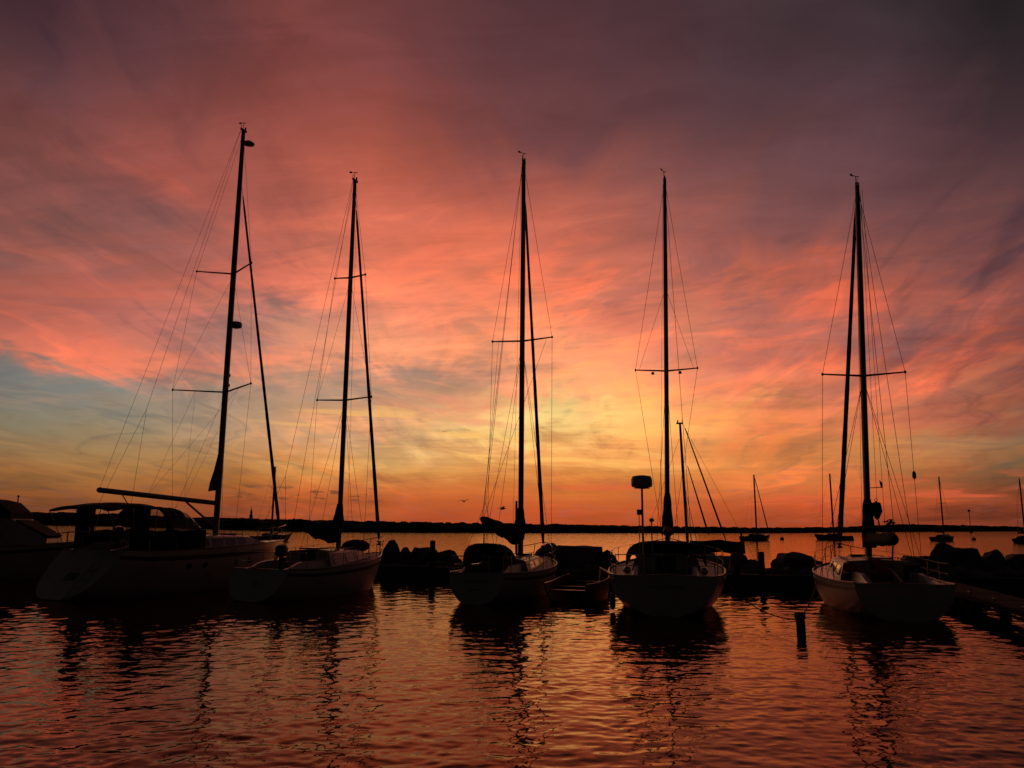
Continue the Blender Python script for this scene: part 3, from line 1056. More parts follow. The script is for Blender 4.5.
def build_rails(root, h, x_aft=0.35, n=6, pushpit=True, hgt=0.6, gate=None):
    ub = h.u_of(h.pt(1, 1).x - 1.1)
    tips = {}
    xb = h.pt(1, 1).x
    m = MB()
    for s in (-1, 1):
        p0 = h.deck(ub, s * (h.pt(ub, 1).y - .05))
        p1 = h.dk(xb - .55, s * 0.9)
        p1.y = s * (h.pt(h.u_of(xb - .55), 1).y - .04)
        tp = p0 + Vector((0, 0, hgt))
        tips[s] = tp
        m.tube([p0, tp, p1 + Vector((0.2, 0, hgt + .06)), Vector((xb - .02, s * .12, h.fb + hgt + .06)), Vector((xb + .02, 0, h.fb + hgt + .06))], .016, 6)
        m.tube([p1, p1 + Vector((0.2, 0, hgt + .06))], .015, 6)
        m.tube([p0 + Vector((0, 0, hgt * .5)), p1 + Vector((.1, 0, hgt * .5))], .013, 6)
    m.build('pulpit', 'steel', root, True)
    u0 = h.u_of(h.pt(0, 1).x + x_aft)
    m = MB()
    sp = []
    for s in (-1, 1):
        pa = h.deck(u0, s * (h.pt(u0, 1).y - .06))
        e = h.deck(0.0, s * (h.pt(0, 1).y - .06))
        pc = e + Vector((.08, 0, 0))
        top = Vector((0, 0, hgt))
        sp.append((pa + top, pa + top * .5))
        tips[(s, 'aft')] = pa + top
        if pushpit:
            c = Vector((pc.x - .03, s * abs(pc.y) * .45, pc.z))
            m.tube([pa, pa + top, pc + top, c + top, Vector((c.x, 0, c.z + hgt)) if s > 0 else c + top], .016, 6)
            m.tube([pc, pc + top], .015, 6)
            m.tube([c, c + top], .015, 6)
            m.tube([pa + top * .5, pc + top * .5, c + top * .5], .012, 6)
    if pushpit:
        e = h.deck(0.0, 0)
        yy = h.pt(0, 1).y * .45
        m.tube([(e.x + .05, -yy, e.z - .04 + hgt), (e.x + .05, yy, e.z - .04 + hgt)], .014, 6)
        m.build('pushpit', 'steel', root, True)
    x0, x1 = h.pt(u0, 1).x, h.pt(ub, 1).x
    for s in (-1, 1):
        line = []
        for k in range(1, n):
            x = lerp(x0, x1, k / n)
            u = h.u_of(x)
            p = h.deck(u, s * (h.pt(u, 1).y - .05))
            q = p + Vector((0, 0, hgt))
            MB().tube([p, q], .012, 6).build('stanchion', 'steel', root)
            line.append(q)
        pts = [tips[(s, 'aft')]] + line + [tips[s]]
        for dz in (0, hgt * .48):
            MB().tube([p - Vector((0, 0, dz)) for p in pts], .006, 4).build('lifeline', 'wire', root)


def vane(root, top, ang=0.0):
    m = MB()
    c, s = cos(ang), sin(ang)
    m.tube([top, top + Vector((0, 0, .34))], .012, 5)
    z = top.z + .34
    P = lambda a, b, d=0: Vector((top.x + .7 * (c * a - s * b), top.y + .7 * (s * a + c * b), z + .7 * d))
    m.tube([P(.26, 0, .03), P(0, 0), P(-.2, 0, -.015)], .011, 5)
    m.add([P(.16, -.004, -.05), P(.34, -.004, -.01), P(.34, -.004, .09), P(.18, -.004, .08), P(.16, .004, -.05), P(.34, .004, -.01), P(.34, .004, .09), P(.18, .004, .08)],
          [(0, 1, 2, 3), (7, 6, 5, 4), (0, 4, 5, 1), (1, 5, 6, 2), (2, 6, 7, 3), (3, 7, 4, 0)])
    m.tube([P(0, 0), P(-.14, .12, -.03)], .006, 4)
    m.tube([P(0, 0), P(-.14, -.12, -.03)], .006, 4)
    m.build('wind_vane', 'plastic_dark', root)


def build_rig(root, h, sp):
    """mast, boom, stays; returns mast curve"""
    xm, zb, zt = sp['xm'], sp['zb'], sp['zt']
    dxt, dyt = sp.get('lean', (0, 0))
    r = sp.get('r', .085)

    def mp(z):
        t = (z - zb) / (zt - zb)
        return Vector((xm + dxt * t, dyt * t, z))
    taper = sp.get('taper', 0.72)
    zz = [zb, zb + (zt - zb) * .3, zb + (zt - zb) * .7, zb + (zt - zb) * .9, zt]
    mast = MB().tube([mp(z) for z in zz], [r, r, r * .95, r * (taper + .1), r * taper], 10, 1.35, (1, 0, 0)).build('mast', sp.get('mast_m', 'alloy'), root, True)
    # masthead fittings
    m = MB()
    t = mp(zt)
    m.bar(t + Vector((-.18, 0, -.02)), t + Vector((.20, 0, -.02)), .05, .09)
    m.tube([t + Vector((.12, 0, 0)), t + Vector((.12, 0, .16))], .035, 6)
    m.tube([t + Vector((-.12, .02, 0)), t + Vector((-.13, .02, .2))], .012, 5)
    m.build('masthead_fitting', 'plastic_dark', mast)
    if sp.get('vane'):
        vane(mast, t + Vector((0, .03, 0)), pi / 2 + sp['head'] + (sp['vane'] - 2.4) * 1.6)
    if sp.get('antenna'):
        MB().tube([t, t + Vector((0, -.06, sp['antenna']))], .008, 4).build('antenna', 'wire', mast)
    tips = []
    for (zs_, half, sweep, dih) in sp['spread']:
        for s in (-1, 1):
            c = mp(zs_)
            tip = c + Vector((-sin(sweep) * half, s * cos(sweep) * half, dih))
            mm = MB()
            mm.tube([c, c.lerp(tip, .5), tip], [.038, .032, .026], 6, 1.3)
            mm.ball(tip, .045, .045, .06, 6, 4)
            mm.build('spreader', 'alloy', mast)
            tips.append((zs_, s, tip))
    wr = sp.get('wire', .0075)
    top = mp(sp.get('zhound', zt - .12))
    xc = sp.get('xchain', xm - .25)
    levels = sorted(set(t[0] for t in tips))
    for s in (-1, 1):
        ch = h.dk(xc, 9 * s) - Vector((0, s * .12, 0))
        pts = [ch] + [t[2] for z in levels for t in tips if t[0] == z and t[1] == s] + [top]
        MB().tube(pts, wr, 4).build('shroud', 'wire', root)
        zl = levels[0]
        for dxx in sp.get('lowers', (-.55, .5)):
            ch2 = h.dk(xc + dxx, 9 * s) - Vector((0, s * .14, 0))
            MB().tube([ch2, mp(zl - .1)], wr, 4).build('lower_shroud', 'wire', root)
        if len(levels) > 1:
            tp = [t[2] for t in tips if t[0] == levels[0] and t[1] == s][0]
            MB().tube([tp, mp(levels[1] - .1)], wr * .9, 4).build('shroud', 'wire', root)
        if sp.get('inner'):
            tp = [t[2] for t in tips if t[0] == levels[-1] and t[1] == s][0]
            MB().tube([tp.lerp(mp(levels[-1]), .12), mp(lerp(levels[-1], zt, sp['inner']))], wr * .8, 4).build('shroud', 'wire', root)
    # forestay with its furled headsail
    fx, fz = sp['stay']
    ft = mp(sp.get('zstay', zt - .2)) + Vector((.1, 0, 0))
    fb_ = Vector((fx, 0, fz))
    fr = sp.get('furl', .055)
    if fr:
        f = MB()
        pts, rs = [], []
        for k in range(25):
            t_v = k / 24
            pts.append(fb_.lerp(ft, lerp(.035, .965, t_v)))
            rs.append(fr * (lerp(1.15, .62, t_v) + .10 * sin(k * 1.9) * (1 - t_v)) * (0.5 if k in (0, 24) else 1))
        f.tube(pts, rs, 8)
        fj = f.build('furled_jib', 'sail_cloth', root, True)
        q = fb_.lerp(ft, .022)
        MB().lathe((q.x, q.y, q.z - .08), [(.04, 0), (.11, .02), (.11, .05), (.05, .07), (.05, .13), (.11, .15), (.11, .18), (.04, .2)], 12).build('furling_drum', 'plastic_dark', fj, True)
    MB().tube([fb_, ft], wr * 1.1, 5).build('forestay', 'wire', root)
    # backstay
    bx, split = sp['back']
    bt = mp(zt - .05) + Vector((-.15, 0, 0))
    be = h.deck(0.02, 0)
    if split:
        sp_pt = Vector((bx, 0, 0)) if False else bt.lerp(be, split)
        MB().tube([bt, sp_pt], wr, 4).build('backstay', 'wire', root)
        for s in (-1, 1):
            MB().tube([sp_pt, h.deck(0.02, s * h.hb(0.02) * .75)], wr, 4).build('backstay', 'wire', root)
    else:
        MB().tube([bt, h.deck(0.02, h.hb(0.02) * bx)], wr, 4).build('backstay', 'wire', root)
    # halyards lying along the mast
    for k, (dx_, dy_, zz_) in enumerate(sp.get('halyards', ((.16, .08, .55), (-.20, -.1, .5)))):
        a = mp(zt - .3) + Vector((dx_ * .3, dy_ * .3, 0))
        b_ = Vector((xm + dx_, dy_, zb + zz_))
        MB().tube([a, b_], .006, 4).build('halyard', 'rope', root)
    return mp, mast


def build_boom(root, mp, zg, end, cover=None, r=.065, riser=None, cover_m='canvas_navy', mast_r=.09):
    g = mp(zg)
    a = g + Vector((-.14, 0, 0))
    b = Vector(end)
    boom = MB().tube([a, b], r, 10, 1.0, (0, 1, 0)).build('boom', 'alloy', root, True)
    m = MB()
    m.ball(b, .09, .08, .09, 8, 5)
    m.build('boom_end', 'plastic_dark', boom, True)
    if cover:
        # cover = list of (t along boom, half width, top above boom, bottom below boom)
        rings = []
        side = (b - a).cross(Vector((0, 0, 1))).normalized()
        rn = random.Random(4)
        n = 14
        for k in range(n + 1):
            t = k / n
            i = 0
            while i < len(cover) - 2 and cover[i + 1][0] < t:
                i += 1
            c0, c1 = cover[i], cover[i + 1]
            f = sm(c0[0], c1[0], t)
            hw, up, dn = (lerp(c0[j], c1[j], f) for j in (1, 2, 3))
            up *= rn.uniform(.9, 1.08); dn *= rn.uniform(.9, 1.08)
            c = a.lerp(b, t * 1.0)
            rg = []
            for j in range(12):
                th = 2 * pi * j / 12
                zz = sin(th)
                rg.append(c + side * (cos(th) * hw * (1 - .25 * max(0, zz))) + Vector((0, 0, zz * (up if zz > 0 else dn))))
            rings.append(rg)
        cv = MB().loft(rings)
        if riser:
            zr0, zr1, r0, r1 = riser
            rr = []
            for k in range(9):
                t = k / 8
                c = mp(lerp(zr0, zr1, t)) + Vector((-.10 * (1 - t) - .02, 0, 0))
                rad = lerp(r0, r1, sm(0, 1, t)) * rn.uniform(.94, 1.06)
                if k == 8: rad = mast_r * 1.2
                rr.append([c + Vector((cos(2 * pi * j / 12) * rad * 1.15, sin(2 * pi * j / 12) * rad, 0)) for j in range(12)])
            cv.loft(rr)
        cv.build('sail_cover', cover_m, root, True)
    return a, b


def build_dodger(root, h, x0, x1, w, ztop, cabz, m='canvas_navy', open_sides=False, closed=False):
    """canvas hood: x0 aft hoop, x1 foot of the windscreen"""
    NI, NJ = 6, 12

    def P(i, j):
        t = i / NI
        x = lerp(x1, x0, t)
        prof = [0.02, .52, .84, .95, 1.0, 1.01, .99][i]
        zb = lerp(cabz, h.dk(x0, w).z + .2, sm(0, 1, t))
        zz = cabz + (ztop - cabz) * prof
        a = pi * j / NJ
        y = w * lerp(.92, 1.0, t) * (1 if cos(a) > 0 else -1) * abs(cos(a)) ** .55
        return Vector((x, y, zb + (zz - zb) * abs(sin(a)) ** .6))
    can, win = MB(), MB()
    for i in range(NI):
        for j in range(NJ):
            q = [P(i, j), P(i, j + 1), P(i + 1, j + 1), P(i + 1, j)]
            glass = (i in (0, 1) and j in (2, 3, 5, 6, 8, 9)) or (open_sides and i in (2, 3, 4) and j in (0, 1, 10, 11)) or (open_sides and i < 3)
            glass = glass and not closed
            (win if glass else can).add(q, [(0, 1, 2, 3)])
    o = can.build('dodger', m, root, True)
    md = o.modifiers.new('Solidify', 'SOLIDIFY'); md.thickness = .018
    if win.v:
        win.build('dodger_window', 'vinyl_clear', o, True)
    fr = MB()
    for i in (3, 6):
        fr.tube([P(i, j) for j in range(NJ + 1)], .014, 6)
    fr.build('dodger_frame', 'steel', o, True)


def build_bimini(root, h, x0, x1, w, z, feet, m='canvas_navy', camber=.16, droop=.05, tilt=0.0):
    NI, NJ = 8, 10
    rings = []
    for lay in (0,):
        for i in range(NI + 1):
            t = i / NI
            x = lerp(x0, x1, t)
            rings.append([Vector((x, w * (2 * j / NJ - 1), z + tilt * t - camber * abs(2 * j / NJ - 1) ** 2.4 - droop * (2 * t - 1) ** 2 - .025 * abs(sin(t * pi * 3)))) for j in range(NJ + 1)])
    o = MB().loft(rings, cap=False, closed=False).build('bimini', m, root, True)
    md = o.modifiers.new('Solidify', 'SOLIDIFY'); md.thickness = .07
    fr = MB()
    for i, fx in zip((0, 4, 8), feet):
        top = [p - Vector((0, 0, .025)) for p in rings[i]]
        f0 = h.dk(fx, -9) + Vector((0, .12, 0)); f1 = h.dk(fx, 9) - Vector((0, .12, 0))
        fr.tube([f0] + top + [f1], .015, 6)
    fr.build('bimini_frame', 'steel', o, True)


def radar_dome(parent, c, r=.24, hgt=.22, m='plastic_white'):
    mm = MB()
    mm.lathe((c.x, c.y, c.z), [(r * .55, -.02), (r * .95, .02), (r, .08), (r, hgt * .65), (r * .85, hgt * .92), (r * .3, hgt)], 18)
    return mm.build('radar_dome', m, parent, True)


def scrawl(root, h, z, half, name='name_lettering', seed=1, hh=.12):
    """weathered dark lettering strokes across the transom, too small to read"""
    rn = random.Random(seed)
    m = MB()
    y = -half
    while y < half:
        x = h.scoop * max(0, z / h.fs)
        for k in range(rn.choice((1, 2, 2))):
            y0, y1 = y + rn.uniform(-.02, .02), y + rn.uniform(.02, .06)
            za, zb_ = z + rn.uniform(-.5, .5) * hh, z + rn.uniform(-.5, .5) * hh
            xa, xb = h.scoop * za / h.fs - .006, h.scoop * zb_ / h.fs - .006
            m.bar((xa, y0, za), (xb, y1, zb_), .022, .012, up=(1, 0, 0))
        y += rn.uniform(.08, .13)
    m.build(name, 'stripe_dark', root)


def settle(stern, bow_px, L, mast_px, zdeck=1.2, zbow=None):
    """heading from the bow's column, mast station from the mast foot's column"""
    zbow = zbow or zdeck
    best = min((abs(proj((stern.x + L * sin(R(t / 20)), stern.y + L * cos(R(t / 20)), zbow))[0] - bow_px), t / 20) for t in range(-400, 900))[1]
    th = R(best)
    f = Vector((sin(th), cos(th), 0))
    s = min((abs(proj(stern + f * (L * k / 500) + Vector((0, 0, zdeck)))[0] - mast_px), L * k / 500) for k in range(500))[1]
    return th, f, s


def boat(name, stern, th, label, group=None):
    r = empty(name, (stern.x, stern.y, 0), pi / 2 - th)
    return tag(r, label, 'sailboat', group or 'sailboats moored stern out along the dock')


def Yof(stern, f, x):
    return (stern + f * x).y


def col_x(stern, f, px, z, x0=-2.0, x1=12.0):
    """station along the boat's centreline that shows at column px"""
    return min((abs(proj(stern + f * x + Vector((0, 0, z)))[0] - px), x) for x in [lerp(x0, x1, k / 700) for k in range(701)])[1]


def outboard(root, c, m='plastic_dark'):
    o = MB()
    o.loft([[(c[0] + dx * sx_, c[1] + dy * sy_, c[2] + z) for dx, dy in ((-1, -.7), (-.6, -1), (.6, -1), (1, -.7), (1, .7), (.6, 1), (-.6, 1), (-1, .7))]
            for z, sx_, sy_ in ((0, .12, .10), (.06, .20, .14), (.26, .22, .15), (.36, .17, .12), (.40, .08, .06))])
    ob = o.build('outboard_motor', m, root, True)
    s = MB()
    s.box((c[0] - .06, c[1] - .05, c[2] - .62), (c[0] + .06, c[1] + .05, c[2] + .02))
    s.ball((c[0] - .04, c[1], c[2] - .66), .17, .05, .05, 8, 5)
    s.box((c[0] + .06, c[1] - .09, c[2] - .2), (c[0] + .17, c[1] + .09, c[2] - .02))
    s.build('leg', m, ob)


# ---- A: the big cruising sloop on the left
stA = on_water(50, 600.5)
thA, fA, xmA = settle(stA, 283, 11.6, 215, 1.8, 1.6)
bA = boat('sailboat', stA, thA, 'large white sailboat at left with bare boom, bimini and radar dome on its mast')
hA = Hull(11.6, 3.6, 1.60, 1.80, tr=.86, scoop=1.5, kz0=0.02, ov=.7, pw=.55)
build_hull(bA, hA, 'gelcoat_white', 'gelcoat_cream', (1.5, 4.8, .85, .62), stripe=True, coam=.26)
YA = Yof(stA, fA, xmA)
pm = stA + fA * xmA
ckz = hA.dk(5).z
secA = build_cabin(bA, hA, 4.8, 9.5, 1.28, .75, .52, .32, [(.05, .20), (.24, .38), (.42, .56), (.60, .70)], front=1.0, wf=(.18, .92))
build_rails(bA, hA, .9, 7, True, .64)
ztA = zat(pm, 130)
mpA, mastA = build_rig(bA, hA, dict(head=thA, xm=xmA, zb=ckz + .45, zt=ztA, r=.105, taper=.68, lean=(0, 0), zhound=ztA - .15,
    spread=[(zat(pm, 392), 2.3, R(22), .10), (zat(pm, 274), 1.65, R(22), .12)],
    stay=(hA.pt(1, 1).x - .2, hA.fb + .06), zstay=zat(pm, 182), furl=.068, back=(0, .72), inner=.0, lowers=(-.7,), vane=2.2, xchain=xmA - .7))
ze = zat(stA + fA * .8, 489)
xe = col_x(stA, fA, 99, ze)
ze = zat(stA + fA * xe, 490)
zgA = zat(pm, 503)
a_, b_ = build_boom(bA, mpA, zgA, (xe, 0, ze), None, r=.10)
MB().tube([mpA(zgA - .95) + Vector((-.12, 0, 0)), a_.lerp(b_, .28) - Vector((0, 0, .09))], [.05, .04], 8).build('boom_vang', 'alloy', bA, True)
MB().tube([b_, mpA(ztA - .05) + Vector((-.14, .02, 0))], .007, 4).build('topping_lift', 'wire', bA)
for t in (.30, .62):
    for s in (-1, 1):
        tp = mpA(zat(pm, 392)) + Vector((-.5, s * 1.2, .05))
        MB().tube([a_.lerp(b_, t), tp], .005, 4).build('lazy_jack', 'rope', bA)
MB().tube([a_.lerp(b_, .82) - Vector((0, 0, .1)), Vector((3.9, .1, 2.0))], .02, 5).build('mainsheet', 'rope', bA)
# clew of the sail rolled inside the mast
z0, z1 = zat(pm, 489), zat(pm, 452)
m = MB()
m.loft([[(xmA - .10, s * .03, z) for s in (-1, 1)] + [(xmA - .12 - w, s * .012, z - w * .15) for s in (1, -1)] for z, w in ((z1, .02), (lerp(z1, z0, .5), .22), (lerp(z1, z0, .8), .40), (z0 - .05, .46), (z0 - .02, .2))])
m.build('furled_mainsail', 'sail_cloth', bA, True)
zr = zat(pm, 326)
radar_dome(mastA, mpA(zr) + Vector((.36, 0, 0)), .26, .26)
MB().box((xmA + .08, -.05, zr - .03), (xmA + .36, .05, zr + .0)).build('radar_bracket', 'alloy', mastA)
q = mpA(zat(pm, 141))
MB().lathe((q.x + .38, q.y, q.z), [(.05, -.06), (.26, 0), (.27, .05), (.16, .13), (.03, .16)], 14).build('television_antenna', 'plastic_white', mastA, True)
MB().bar(q + Vector((.05, 0, .0)), q + Vector((.3, 0, .0)), .05, .05).build('antenna_bracket', 'alloy', mastA)
for rw in (375, 385):
    q = mpA(zat(pm, rw))
    MB().ball(q + Vector((.16, 0, 0)), .06, .06, .1, 8, 5).build('deck_light', 'plastic_dark', mastA, True)
build_dodger(bA, hA, 3.35, 5.4, 1.38, zat(stA + fA * 3.9, 507), secA(.03)[3] + .62, 'canvas_navy', True)
zb_ = zat(stA + fA * 1.5, 503.5)
build_bimini(bA, hA, .7, 2.8, 1.42, zb_, (1.2, 1.9, 2.6), 'canvas_navy', .15, .07, .12)
# weather cloths along the guard rails and dark side curtains under the canopy
for s in (-1, 1):
    for xa, xb, nm, hi in ((1.9, 4.9, 'weather_cloth', .74), (1.75, 2.55, 'side_curtain', zb_ - 1.62)):
        rings = []
        for k in range(9):
            x = lerp(xa, xb, k / 8)
            p = hA.dk(x, 9 * s)
            y = p.y - s * .06 if nm == 'weather_cloth' else s * 1.36
            zt_ = p.z + hi + (.03 * sin(k * 2.1) if nm == 'weather_cloth' else -.03)
            rings.append([(x, y, p.z + .04), (x, y + s * .012, p.z + .04), (x, y + s * (.012 + .02 * sin(k * 1.7)), zt_), (x, y + s * .02 * sin(k * 1.7), zt_)])
        MB().loft(rings).build(nm, 'canvas_navy', bA, True)
# curtain strips, wheel and seats under the canvas
m = MB()
m.lathe((0, 0, 0), [(.40, -.02), (.44, 0), (.40, .02)], 24)
for k in range(6):
    m.tube([(0, 0, 0), (cos(k * pi / 3) * .42, sin(k * pi / 3) * .42, 0)], .01, 5)
o = m.build('steering_wheel', 'steel', bA, True)
o.location = (2.7, 0, 1.55); o.rotation_euler = (0, R(78), 0)
m = MB(); m.box((2.75, -.16, .66), (3.05, .16, 1.62)); m.build('binnacle', 'gelcoat_white', bA)
m = MB(); m.box((xmA - 4.4, -1.1, 1.25), (xmA - 3.4, -.55, 1.45)); m.box((xmA - 4.4, .55, 1.25), (xmA - 3.4, 1.1, 1.45)); m.build('cockpit_cushion', 'canvas_navy', bA)
outboard(bA, (hA.pt(.03, 1).x + .05, 1.05, hA.fs + .42))
m = MB(); m.lathe((hA.pt(.03, 1).x + .02, -.75, hA.fs + .55), [(.03, -.02), (.17, .02), (.21, .13), (.17, .24), (.03, .28)], 12); m.build('rail_barbecue', 'steel', bA, True)
m = MB()
def trans_pt(h, y, z, off=-.006):
    return (h.scoop * max(0, z / h.fs) + off, y, z)
m.add([trans_pt(hA, -.30, .62), trans_pt(hA, .25, .62), trans_pt(hA, .25, .86), trans_pt(hA, -.30, .86)] +
      [trans_pt(hA, -.30, .62, -.02), trans_pt(hA, .25, .62, -.02), trans_pt(hA, .25, .86, -.02), trans_pt(hA, -.30, .86, -.02)],
      [(4, 5, 6, 7), (0, 1, 5, 4), (1, 2, 6, 5), (2, 3, 7, 6), (3, 0, 4, 7)])
m.build('transom_locker', 'window_dark', bA)
m = MB()
for s in (-.9, -.55):
    m.tube([trans_pt(hA, s, .05, -.05), trans_pt(hA, s, 1.2, -.05)], .016, 6)
for z in (.15, .42, .69, .96):
    m.tube([trans_pt(hA, -.9, z, -.05), trans_pt(hA, -.55, z, -.05)], .016, 6)
m.build('swim_ladder', 'steel', bA)
for u in (.36, .43, .58, .66):
    m = MB()
    c = hA.pt(u, .80, -1)
    pts = [hA.pt(u + .012 * cos(k * pi / 6), .80 + .035 * sin(k * pi / 6), -1, .008) for k in range(12)]
    m.loft([[p - Vector((0, -.006, 0)) for p in pts], pts])
    m.build('hull_window', 'window_dark', bA)

# ---- B: the sloop beside it
stB = on_water(247, 602)
thB, fB, xmB = settle(stB, 381, 8.4, 338, 1.4, 1.3)
bB = boat('sailboat', stB, thB, 'white sailboat with dark covered boom, second tall mast from the left')
hB = Hull(8.4, 2.95, 1.02, 1.36, tr=.78, scoop=.62, kz0=0.01, ov=.65, pw=.6)
build_hull(bB, hB, 'gelcoat_white', 'deck_grey', (.95, 3.2, .68, .42))
secB = build_cabin(bB, hB, 3.2, 6.9, 1.05, .5, .58, .34, [(.06, .26), (.32, .52), (.58, .70)], front=.9, wf=(.16, .9))
build_rails(bB, hB, .8, 6, True, .58)
pm = stB + fB * xmB
ztB = zat(pm, 180)
mpB, mastB = build_rig(bB, hB, dict(head=thB, xm=xmB, zb=hB.dk(xmB).z + .3, zt=ztB, r=.088, lean=(0, -.05), spread=[(zat(pm, 400), 1.28, R(4), .06), (zat(pm, 278), .74, R(4), .04)],
    stay=(hB.pt(1, 1).x - .12, hB.fb + .05), zstay=zat(pm, 197), furl=.072, back=(0, .80), lowers=(-.6, .45), vane=2.3,
    halyards=((.18, .08, .5), (-.22, -.1, .6), (.3, -.2, .3))))
zgB = zat(pm, 532)
xe = col_x(stB, fB, 294, 2.6)
ze = zat(stB + fB * xe, 521)
a_, b_ = build_boom(bB, mpB, zgB, (xe, 0, ze), [(0, .22, .45, .44), (.12, .22, .32, .50), (.45, .18, .18, .46), (.85, .13, .13, .26), (1, .06, .07, .10)], .06,
                    (zgB + .1, zat(pm, 504), .24, .12))
MB().tube([b_, mpB(ztB - .05) + Vector((-.12, 0, 0))], .008, 4).build('topping_lift', 'wire', bB)
MB().tube([b_ + Vector((.2, 0, -.1)), (1.1, 0, 1.0)], .022, 5).build('mainsheet', 'rope', bB)
outboard(bB, (hB.pt(0, 1).x + .22, -.62, hB.fs + .42))
m = MB(); m.tube([(.9, 0, .95), (1.9, .05, 1.15), (2.2, .05, 1.17)], [.03, .025, .02], 6); m.build('tiller', 'wood_varnish', bB)
m = MB(); m.box((.25, -.02, -.3), (.62, .02, .7)); m.build('rudder', 'gelcoat_white', bB)
m = MB(); m.ball((xmB + 1.25, 0, hB.dk(xmB + 1.2).z + .42), .85, .42, .27, 12, 8); m.build('sail_bag', 'canvas_navy', bB, True)

# ---- C: middle sloop
stC = on_water(474, 604.5)
thC, fC, xmC = settle(stC, 545, 7.8, 520.5, 1.4, 1.3)
bC = boat('sailboat', stC, thC, 'middle sailboat with rounded stern, dark canvas hood and drooping boom cover')
hC = Hull(7.8, 2.9, .98, 1.22, tr=.66, scoop=.18, kz0=-.02, ov=.8, pw=.75)
build_hull(bC, hC, 'gelcoat_white', 'deck_grey', (.6, 2.6, .6, .4))
secC = build_cabin(bC, hC, 2.6, 6.2, 1.0, .5, .42, .30, [(.10, .30), (.38, .58)], front=.8)
build_rails(bC, hC, .5, 5, True, .55)
pm = stC + fC * xmC
ztC = zat(pm, 161)
mpC, mastC = build_rig(bC, hC, dict(head=thC, xm=xmC, zb=hC.dk(xmC).z + .38, zt=ztC, r=.10, lean=(0, -.09), spread=[(zat(pm, 341), 1.25, R(2), .06)],
    stay=(hC.pt(1, 1).x - .15, hC.fb + .05), zstay=zat(pm, 186), furl=.076, back=(0, .86), lowers=(-.55, .5), vane=2.7,
    halyards=((.2, .1, .5), (-.3, .2, .9), (-.3, -.12, .6))))
zgC = zat(pm, 534)
xe = col_x(stC, fC, 482, 2.6)
ze = zat(stC + fC * xe, 519)
a_, b_ = build_boom(bC, mpC, zgC, (xe, 0, ze), [(0, .22, .45, .40), (.16, .22, .28, .48), (.5, .18, .17, .36), (.9, .13, .14, .20), (1, .07, .09, .12)], .06,
                    (zgC + .1, zat(pm, 508), .24, .13))
MB().tube([b_, mpC(ztC - .05) + Vector((-.12, 0, 0))], .008, 4).build('topping_lift', 'wire', bC)
for s in (-1, 1):
    MB().tube([b_ + Vector((.1, 0, 0)), mpC(zat(pm, 341)) + Vector((0, s * 1.0, 0))], .007, 4).build('lazy_jack', 'rope', bC)
MB().tube([b_ + Vector((.2, 0, -.1)), (.8, 0, 1.1)], .022, 5).build('mainsheet', 'rope', bC)
build_dodger(bC, hC, .85, 2.3, .76, zat(stC + fC * 1.5, 543.5), secC(.1)[3] + .34, 'canvas_navy', closed=True)
scrawl(bC, hC, .70, .42, seed=3)
scrawl(bC, hC, .45, .26, seed=5, hh=.08)
p = Vector((3.8, -.12, 1.5))
MB().tube([p, Vector((p.x, p.y, zat(stC + fC * 3.8, 501)))], [.05, .045], 8).build('flag_staff', 'alloy', bC)

# ---- D: sloop seen from dead astern, radar on a stern pole
stD = on_water(666, 616.5)
thD, fD, xmD = settle(stD, 668, 9.0, 668, 1.6, 1.4)
bD = boat('sailboat', stD, thD, 'sailboat seen from straight astern with a radar dome on a stern pole')
hD = Hull(9.0, 3.75, 1.12, 1.38, tr=.78, scoop=.10, kz0=-.03, ov=.8, pw=.92)
build_hull(bD, hD, 'gelcoat_white', 'deck_grey', (.7, 3.1, .75, .5))
secD = build_cabin(bD, hD, 3.1, 6.9, 1.12, .55, .48, .3, [(.08, .24), (.32, .5), (.58, .7)], front=.9)
build_rails(bD, hD, .6, 6, True, .6)
pm = stD + fD * xmD
ztD = zat(pm, 179)
mpD, mastD = build_rig(bD, hD, dict(head=thD, xm=xmD, zb=hD.dk(xmD).z + .42, zt=ztD, r=.098, lean=(0, -.31), spread=[(zat(pm, 371), 1.25, R(2), .07)],
    stay=(hD.pt(1, 1).x - .15, hD.fb + .05), zstay=zat(pm, 183), furl=.07, back=(-.55, 0), lowers=(-.55, .5), vane=2.9, inner=.42,
    halyards=((.16, .1, .5), (-.3, .25, .7))))
zgD = zat(pm, 531)
a_, b_ = build_boom(bD, mpD, zgD, (xmD - 3.3, .02, zgD + .02), [(0, .2, .4, .28), (.2, .17, .2, .22), (.6, .13, .14, .16), (1, .06, .07, .08)], .06,
                    (zgD - .15, zat(pm, 493), .23, .14))
MB().tube([b_, mpD(ztD - .05) + Vector((-.12, 0, 0))], .007, 4).build('topping_lift', 'wire', bD)
MB().tube([b_ + Vector((.2, 0, -.1)), (1.9, 0, 1.2)], .022, 5).build('mainsheet', 'rope', bD)
for s in (-1, 1):
    q = mpD(zat(pm, 371))
    MB().lathe((q.x, q.y + s * .55, q.z - .12), [(.03, .1), (.06, .06), (.075, 0), (.02, -.02)], 10).build('spreader_light', 'plastic_dark', mastD, True)
build_dodger(bD, hD, 2.5, 4.0, 1.25, zat(stD + fD * 3, 541), secD(.1)[3] + .46, 'canvas_black', closed=True)
scrawl(bD, hD, .80, .5, seed=9)
m = MB(); m.box((-.04, -.03, -.3), (.0, .03, .2)); m.build('rudder', 'gelcoat_white', bD)
pp = stD + fD * .45
yp = min((abs(proj(pp + Vector((-cos(thD), sin(thD), 0)) * y + Vector((0, 0, 2)))[0] - 643), y) for y in [k * .01 for k in range(-150, 150)])[1]
zr = zat(pp, 488.5)
